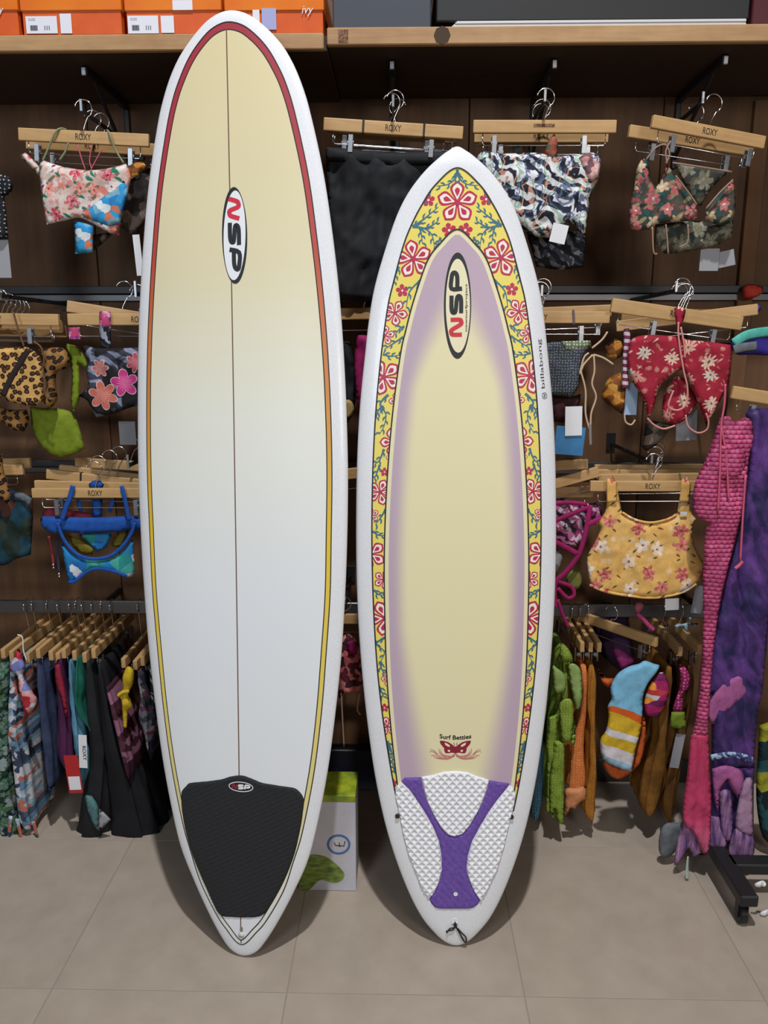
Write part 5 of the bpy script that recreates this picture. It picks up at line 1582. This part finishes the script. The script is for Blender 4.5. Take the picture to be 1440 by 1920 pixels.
cloth('swim_goggle_pouch', c10([(790, 1230), (805, 1160), (840, 1125), (925, 1120), (925, 1200), (880, 1300), (830, 1328), (795, 1300)]), 2.15, P_plain('grey_satin_pouch', C(112, 116, 120), C(90, 94, 100)), .016, .006, label='small grey satin pouch hanging low beside the leggings', cat='pouch')
cloth('sarong', [(1424, 1360), (1450, 1350), (1470, 1500), (1460, 1590), (1430, 1570), (1418, 1500), (1420, 1430)], 2.2, P_patch('teal_yellow_print', [C(24, 50, 56), C(40, 84, 88), C(150, 146, 40), C(20, 36, 40)], 12, 1, 6), .02, .01, label='dark teal and yellow cloth at the frame edge behind the leggings', cat='sarong')

# ------------------------------------------------------------------ hanging rail below, cream longboard side
RG = 'garments on the lower rail'
zhang = ZRAIL - .0 - .108
def rail_hanger(label, px_front, yf=2.245, text=False, turn=0.0, py=1228, L=.36):
    q = P(px_front, py, yf)
    zb = q.z
    c = Vector((q.x + math.sin(turn) * L / 2, q.y + math.cos(turn) * L / 2, zb))
    up = max(.03, ZRAIL + .004 - zb - .016 - .022)
    return hanger_at(label, c, L, .032, (0, 0, math.pi / 2 - turn), text, (.15, .85), up=up, hookflip=True)
lf = [(2, 'the green and white printed swimsuit'), (18, 'the red and white floral swimsuit'), (48, 'the slate blue swimsuit'), (68, 'the navy swimsuit'), (92, 'the purple and crimson swimsuit'), (105, 'the light blue swimsuit'), (116, 'the teal green swimsuit'), (136, 'the dark green swimsuit'), (155, 'the first black swimsuit'), (172, 'the second black swimsuit'), (228, 'the yellow knotted bikini'), (250, 'the grey floral tied bikini'), (264, 'the black and white leaf bikini')]
for i, (px, what) in enumerate(lf):
    rail_hanger('wooden hanger on the lower rail carrying ' + what, px + 3, 2.25 + .006 * (i % 3), py=1226 + (i % 3) * 4 + (14 if i > 9 else 0))
M_g1 = P_floral('green_navy_print', C(26, 56, 44), [C(58, 110, 86), C(130, 150, 150)], [C(20, 30, 50), C(80, 110, 60)], 20, .5, 5)
M_g2 = P_patch('aqua_coral_floral_print', [C(150, 176, 190), C(96, 130, 160), C(206, 200, 206), C(182, 104, 88), C(56, 66, 90), C(120, 150, 170), C(196, 198, 206), C(70, 84, 100)], 40, 1.4, 2)
M_g3 = P_patch('red_white_floral_print', [C(206, 204, 214), C(196, 50, 64), C(216, 160, 160), C(120, 130, 190), C(190, 40, 60)], 30, 1.2, 6)
drape('swimsuit', [(1236, -12, 14), (1300, -20, 16), (1420, -26, 14), (1500, -22, 24), (1600, -20, 44)], 2.25, 2.58, M_g1, 'green and white printed swimsuit on the lower rail at the frame edge', 'swimwear', RG)
AQUA = drape('swimsuit', [(1240, 12, 24), (1290, 8, 32), (1380, 8, 38), (1440, 14, 44), (1500, 22, 50), (1560, 30, 68)], 2.245, 2.56, M_g2, 'aqua and coral floral swimsuit with long ties on the lower rail', 'swimwear', RG, fa=.35)
def c4(l): return [(x / 4, 1120 + y / 4) for x, y in l]
for pts in ([(32, 1535), (40, 1575), (44, 1612)], [(62, 1540), (70, 1570), (74, 1604)], [(20, 1530), (16, 1570), (12, 1600)]):
    strap('tie_end', pts, 2.25, M_g2, lambda t: .007 - .004 * t, .002, AQUA)
g = cloth('bikini', c4([(128, 385), (150, 390), (160, 440), (190, 520), (170, 580), (200, 640), (240, 700), (280, 770), (240, 850), (180, 880), (165, 780), (140, 680), (130, 590), (70, 550), (70, 500), (110, 440)]), 2.236, M_g3, .016, .01, label='red and white floral bikini tied on the lower rail', cat='bikini', group=RG)
cords(g, [[(33, 1190), (42, 1195), (44, 1220), (50, 1238)]], 2.236, M_paper, .0018)
drape('swimsuit', [(1240, 62, 74), (1300, 64, 86), (1380, 70, 94), (1440, 76, 98), (1480, 84, 100)], 2.25, 2.58, P_plain('slate_blue_fabric', C(64, 74, 104), C(48, 58, 88)), 'slate blue plain swimsuit on the lower rail', 'swimwear', RG)
drape('swimsuit', [(1240, 44, 60), (1340, 46, 68), (1460, 50, 78), (1560, 60, 92)], 2.46, 2.6, P_plain('navy_fabric', C(26, 28, 50), C(34, 36, 62)), 'navy swimsuit on the lower rail behind the floral ones', 'swimwear', RG)
g = drape('swimsuit', [(1240, 100, 110), (1280, 102, 118), (1340, 100, 128), (1400, 98, 134), (1440, 104, 138)], 2.245, 2.56, P_plain('plum_fabric', C(70, 30, 70), C(84, 36, 76)), 'plum and crimson swimsuit with a red swing tag on the lower rail', 'swimwear', RG)
cloth('crimson_side', [(102, 1242), (112, 1246), (122, 1290), (129, 1350), (122, 1340), (112, 1300), (104, 1280)], 2.236, P_plain('crimson_fabric', C(150, 38, 60), C(132, 32, 52)), .008, .004, parent=g)
tg = card('swing_tag', 121, 1416, 154, 1487, 2.225, mat('red_card', color=C(176, 34, 36), rough=.5), g, rad(3))
tg2 = card('price_sticker', 128, 1456, 152, 1481, 2.2235, M_paper, tg, rad(3))
g = drape('swimsuit', [(1240, 122, 134), (1300, 124, 140), (1360, 128, 150), (1400, 130, 160), (1420, 134, 162), (1470, 140, 160)], 2.245, 2.56, P_plain('light_blue_fabric', C(96, 150, 176), C(78, 132, 160)), 'light blue swimsuit with a white swing tag on the lower rail', 'swimwear', RG)
tg = card('swing_tag', 145, 1378, 166, 1440, 2.222, M_paper, g, rad(-3))
q = P(158.5, 1412, 2.221)
world_obj('lettering', *text_on('ROXY', .05, .012, tuple(q - Vector((0, .0005, 0))), (0, 0, -1), (1, 0, 0), .004), M_ink, tg)
drape('swimsuit', [(1236, 134, 150), (1290, 134, 152), (1318, 132, 152), (1340, 140, 156), (1370, 160, 168)], 2.235, 2.5, P_plain('teal_green_fabric', C(30, 110, 92), C(24, 92, 80)), 'teal green swimsuit with a straight hem on the lower rail', 'swimwear', RG)
drape('swimsuit', [(1244, 150, 172), (1320, 150, 186), (1420, 154, 200), (1540, 140, 200), (1604, 120, 205)], 2.25, 2.58, M_black, 'long black swimsuit on the lower rail', 'swimwear', RG)
drape('swimsuit', [(1246, 172, 196), (1340, 176, 216), (1440, 186, 250), (1560, 190, 300), (1604, 196, 300)], 2.26, 2.58, P_plain('soft_black_fabric', C(22, 22, 26), C(28, 28, 33)), 'long black cover-up on the lower rail beside the longboard', 'swimwear', RG)
drape('swimsuit', [(1370, 230, 268), (1460, 240, 300), (1580, 250, 330)], 2.47, 2.6, M_black, 'black skirt low on the rail behind the longboard edge', 'swimwear', RG)
g = drape('swimsuit', [(1290, 196, 202), (1330, 200, 218), (1380, 214, 232), (1430, 224, 244), (1468, 236, 242)], 2.235, 2.4, P_patch('plum_pink_print', [C(86, 44, 60), C(60, 30, 44), C(150, 100, 124), C(74, 36, 48)], 30, 1.2, 8), 'plum patterned sash hanging over the black cover-up', 'swimwear', RG)
cloth('paper_tag', [(186, 1514), (208, 1537), (184, 1560)], 2.235, M_greycard, .0012, 0, sm=1, label='grey triangular paper tag against the black cover-up', cat='tag')
cloth('sash', [(158, 1490), (172, 1492), (185, 1515), (184, 1556), (176, 1548), (164, 1520)], 2.24, P_plain('mint_fabric', C(92, 132, 132), C(76, 112, 116)), .006, .004, label='pale mint sash end low on the lower rail', cat='swimwear')
g = cloth('bikini', [(240, 1248), (250, 1256), (251, 1276), (246, 1290), (240, 1300), (244, 1310), (249, 1328), (240, 1333), (238, 1364), (231, 1366), (229, 1330), (227, 1312), (222, 1305), (224, 1298), (230, 1292), (229, 1272), (234, 1256)], 2.236, P_plain('yellow_fabric', C(214, 182, 46), C(196, 160, 34)), .014, .008, h=.006, R=.015, label='bright yellow knotted bikini on the lower rail', cat='bikini', group=RG)
strap('knot', [(222, 1304), (230, 1298), (242, 1296)], 2.222, P_plain('yellow_fabric', C(214, 182, 46)), .006, .006, g)
drape('bikini', [(1256, 254, 264), (1280, 252, 270), (1310, 256, 276), (1350, 252, 288), (1380, 262, 284), (1422, 276, 284)], 2.245, 2.5, P_patch('grey_floral_print', [C(64, 66, 76), C(120, 120, 130), C(40, 42, 60), C(110, 66, 84), C(150, 150, 150)], 36, 1.3, 4), 'grey and plum floral tied bikini on the lower rail', 'bikini', RG, fa=.4)
drape('bikini', [(1240, 276, 290), (1262, 270, 292), (1285, 272, 294), (1330, 276, 296)], 2.26, 2.5, P_leafy('black_white_leaf_print', [(C(36, 40, 40), C(170, 176, 170)), (C(30, 34, 36), C(120, 130, 124))], 240, 20, 20), 'black and white leaf print bikini at the longboard edge', 'bikini', RG, fa=.3)

# ------------------------------------------------------------------ hanging rail below, floral surfboard side
for px, what, py, turn in ((1092, 'the lime dotted bikini', 1214, 0), (1108, 'the orange dotted bikini', 1214, 0), (1124, 'the ochre bikini', 1214, 0), (1276, 'the pink leaf bikini', 1222, 0), (1312, 'the brown sarong', 1218, 0)):
    rail_hanger('wooden hanger on the lower rail carrying ' + what, px, 2.25, py=py)
rail_hanger('skewed wooden hanger on the lower rail carrying the colour block swimsuit', 1232, 2.22, True, rad(-38), py=1204, L=.34)
drape('bikini', [(1290, 990, 1022), (1340, 1000, 1026), (1450, 998, 1024), (1500, 1000, 1020), (1540, 994, 1014)], 2.3, 2.5, P_dots('blue_dotted_fabric', C(64, 104, 126), C(140, 170, 184), 120, .2), 'dusty blue dotted bikini behind the floral surfboard edge', 'bikini', RG)
M_limed = P_dots('lime_dotted_fabric', C(136, 162, 60), C(206, 214, 130), 110, .16, C(118, 146, 48))
def c11(l): return [(980 + x / 5.05, 1180 + y / 5.05) for x, y in l]
g = drape('bikini', [(1228, 1052, 1072), (1270, 1046, 1072), (1340, 1040, 1066), (1420, 1032, 1060), (1500, 1024, 1060), (1546, 1040, 1056)], 2.25, 2.5, M_limed, 'lime green dotted bikini with long ties on the lower rail', 'bikini', RG, fa=.35)
M_limep = P_plain('pale_lime_fabric', C(150, 174, 104), C(134, 160, 88))
cloth('tie', c11([(285, 345), (330, 370), (400, 430), (415, 520), (390, 590), (340, 605), (295, 580), (285, 470)]), 2.236, M_limep, .012, .006, parent=g)
cloth('tie', c11([(430, 330), (490, 325), (545, 380), (562, 500), (565, 650), (540, 740), (510, 775), (480, 680), (450, 520)]), 2.232, M_limep, .012, .006, parent=g)
cloth('tie', c11([(360, 130), (380, 125), (430, 180), (470, 250), (475, 315), (420, 305), (360, 310), (350, 220)]), 2.236, M_limed, .012, .006, parent=g)
cloth('tie', c11([(350, 700), (440, 640), (480, 720), (480, 900), (460, 1060), (400, 1075), (360, 1030), (355, 850)]), 2.228, M_limed, .012, .006, parent=g)
cloth('tie', c11([(480, 850), (500, 900), (500, 1040), (480, 1105), (455, 1090), (465, 960)]), 2.234, M_limed, .005, .003, parent=g)
cloth('tie', c11([(250, 830), (330, 800), (330, 1100), (300, 1500), (260, 1740), (210, 1735), (230, 1500), (225, 1100)]), 2.245, M_limed, .010, .006, fold=.003, ff=40, parent=g)
cloth('tie', c11([(300, 1050), (400, 1060), (395, 1500), (385, 1850), (330, 1820), (310, 1700), (290, 1790), (255, 1700), (255, 1400)]), 2.238, M_limed, .014, .006, fold=.004, ff=45, parent=g)
g = drape('bikini', [(1250, 1086, 1104), (1330, 1086, 1102), (1400, 1068, 1102), (1470, 1060, 1106), (1484, 1060, 1100)], 2.25, 2.5, P_dots('orange_dotted_fabric', C(214, 122, 62), C(236, 196, 140), 120, .17, C(200, 106, 52)), 'orange dotted bikini with long ties on the lower rail', 'bikini', RG, fa=.3, nfold=7)
cloth('tie_end', c11([(400, 1500), (500, 1500), (600, 1480), (600, 1600), (540, 1640), (500, 1700), (450, 1690), (420, 1760), (395, 1740)]), 2.245, P_plain('pale_orange_fabric', C(206, 140, 96), C(190, 120, 78)), .012, .008, parent=g)
drape('bikini', [(1250, 1098, 1124), (1320, 1100, 1122), (1400, 1104, 1120), (1460, 1100, 1124), (1500, 1092, 1124), (1544, 1094, 1122)], 2.255, 2.5, P_dots('ochre_dotted_fabric', C(170, 112, 36), C(206, 156, 70), 120, .16, C(150, 94, 30)), 'ochre bikini with a wide tie end on the lower rail', 'bikini', RG, fa=.3)
def blocks(n):
    w = (n.noise(n.obj, 7, 2) - .5) * .05
    z = n.z + w + n.x * .35
    c = n.ramp(z / .30, [(0, C(150, 186, 206)), (.10, C(214, 206, 210)), (.24, C(206, 170, 44)), (.36, C(214, 208, 214)), (.44, C(210, 172, 44)), (.60, C(214, 96, 36)), (.68, C(124, 184, 216))], 'CONSTANT')
    return n.mix((n.noise(n.obj, 9, 1)).step(.60, .61), c, C(126, 184, 214))
def c12(l): return [(1120 + x / 5.647, 1140 + y / 5.647) for x, y in l]
g = cloth('swimsuit', c12([(210, 700), (330, 620), (440, 590), (480, 565), (520, 560), (600, 590), (658, 610), (630, 680), (540, 790), (495, 900), (480, 980), (480, 1140), (460, 1300), (405, 1500), (370, 1700), (330, 1725), (220, 1690), (60, 1600), (30, 1400), (90, 1300), (120, 1150), (110, 1040), (150, 960), (140, 840)]), 2.215, fab('colour_block_print', blocks), .02, .006, label='sky blue, orange, yellow and white colour block swimsuit on the lower rail', cat='swimwear', group=RG)
cloth('orange_back', c12([(490, 1140), (515, 1240), (510, 1400), (470, 1600), (380, 1720), (250, 1810), (140, 1780), (70, 1680), (60, 1600), (220, 1680), (370, 1690), (430, 1450)]), 2.235, P_plain('rust_orange_fabric', C(196, 92, 40), C(176, 78, 32)), .012, .006, parent=g)
cloth('orange_side', c12([(10, 640), (50, 680), (90, 740), (175, 740), (170, 800), (120, 850), (60, 800), (30, 720)]), 2.24, P_plain('rust_orange_fabric', C(196, 92, 40)), .010, .006, parent=g)
cloth('swimsuit', c12([(150, 420), (210, 420), (330, 490), (410, 560), (330, 620), (250, 660), (220, 600)]), 2.26, P_plain('berry_fabric', C(142, 44, 104), C(120, 36, 88)), .012, .008, label='berry pink swimsuit top behind the colour block swimsuit', cat='swimwear', group=RG)
cloth('bikini', c12([(640, 700), (700, 680), (745, 760), (765, 860), (740, 980), (690, 1080), (640, 1150), (540, 1145), (500, 1080), (500, 980), (540, 840)]), 2.225, P_patch('berry_orange_stripe_print', [C(110, 30, 84), C(236, 150, 60), C(160, 36, 96), C(206, 200, 206), C(190, 60, 60)], 22, 1.4, 5, stretch=(.5, 1.6)), .022, .006, label='berry and orange patterned bikini beside the colour block swimsuit', cat='bikini', group=RG)
g = cloth('bikini', c12([(865, 590), (940, 640), (985, 740), (975, 840), (910, 900), (905, 960), (915, 1090), (790, 1100), (830, 960), (860, 880), (880, 760)]), 2.228, P_dots('pink_leaf_print', C(176, 44, 110), C(226, 130, 170), 90, .28, C(150, 36, 96)), .016, .006, label='pink leaf print bikini with a lime hem on the lower rail', cat='bikini', group=RG)
cloth('lime_hem', c12([(785, 1100), (925, 1100), (940, 1240), (890, 1278), (800, 1265), (772, 1230)]), 2.226, P_plain('lime_hem_fabric', C(132, 156, 52), C(118, 140, 44)), .014, .004, parent=g)
drape('sarong', [(1252, 1248, 1264), (1330, 1236, 1262), (1400, 1228, 1252), (1480, 1210, 1254), (1535, 1206, 1226)], 2.25, 2.5, P_plain('golden_brown_fabric', C(140, 92, 34), C(110, 72, 28)), 'golden brown sarong hanging from the lower rail', 'sarong', RG, fa=.4)
drape('sarong', [(1252, 1288, 1304), (1330, 1284, 1300), (1420, 1262, 1284), (1500, 1244, 1272), (1546, 1248, 1266)], 2.26, 2.5, P_plain('dark_ochre_fabric', C(118, 78, 30), C(92, 60, 24)), 'dark ochre sarong hanging beside the leggings', 'sarong', RG, fa=.4)
card('swing_tag', 1264, 1376, 1276, 1440, 2.24, M_greycard, None, rad(-6))
tag([q for q in COL.objects if q.name.startswith('swing_tag') and q.parent is None][-1], 'slim grey swing tag between the brown sarongs', 'tag')
cloth('hair_bow', c12([(810, 190), (850, 170), (930, 160), (990, 70), (1000, 120), (950, 155), (1070, 160), (1060, 190), (960, 185), (970, 260), (930, 240), (905, 190), (840, 215)]), 2.2, P_plain('pale_blue_satin', C(150, 172, 184), C(130, 154, 168)), .006, .003, h=.006, R=.01, label='pale blue satin bow above the lower rail hangers', cat='bow')
strap('bikini_strap', c12([(420, 60), (480, 110), (540, 180), (600, 235)]), 2.19, P_plain('pink_satin', C(180, 64, 122), C(160, 54, 106)), .006, .002, label='loose pink satin strap below the mustard crop top', cat='strap')
cloth('bikini_strap', c12([(380, -60), (500, -60), (490, 20), (440, 85), (405, 60)]), 2.2, P_plain('dusty_pink_satin', C(150, 84, 92), C(128, 70, 80)), .006, .004, label='dusty pink tie end below the mustard crop top', cat='strap')
drape('cover_up', [(1150, 1126, 1180), (1200, 1124, 1190), (1260, 1140, 1200)], 2.46, 2.6, P_plain('aubergine_fabric', C(44, 24, 52), C(34, 20, 42)), 'dark aubergine cover-up behind the skewed hanger', 'swimwear', RG)

# ------------------------------------------------------------------ rolling base at the frame edge
q = PZ(1388, 1728, 0)
r = empty('rolling_stand', (q.x, q.y, 0))
tag(r, 'low black wheeled base on the floor at the frame edge', 'stand')
def wheel(x, y):
    v1 = sweep([(x - .011, y, .026), (x - .008, y, .026), (x + .008, y, .026), (x + .011, y, .026)], lambda t: .0255 if .1 < t < .9 else .021, n=24, smooth_n=1)
    link('wheel', mesh('wheel', *v1), M_blackm, r)
    link('fork', mesh('fork', *merge(box_data(.004, .02, .05, .001, (x - .014, y, .046), 1), box_data(.004, .02, .05, .001, (x + .014, y, .046), 1), box_data(.034, .03, .006, .001, (x, y, .072), 1))), M_blackm, r)
wheel(0, .0)
wheel(.0, .30)
link('base_bar', mesh('base_bar', *box_data(.05, .38, .035, .004, (0, .15, .095), 1)), M_blackm, r)
link('cross_bar', mesh('cross_bar', *box_data(.5, .05, .035, .004, (.26, .12, .095), 1)), M_blackm, r)
for lab, px, py, z in (('small crumpled paper scrap on the wheeled stand', 1426, 1658, .114), ('small white scrap on the floor tiles at the frame edge', 1436, 1712, .002)):
    c = PZ(px, py, z + .008)
    vs, fs = sweep([c + Vector((-.014, 0, -.004)), c + Vector((-.006, -.004, .002)), c + Vector((.006, .004, 0)), c + Vector((.014, 0, -.004))], lambda t: .010 * math.sin(math.pi * (.15 + .7 * t)), .004, 8, 4)
    tag(world_obj('paper_scrap', vs, fs, M_paper, None, True), lab, 'paper')
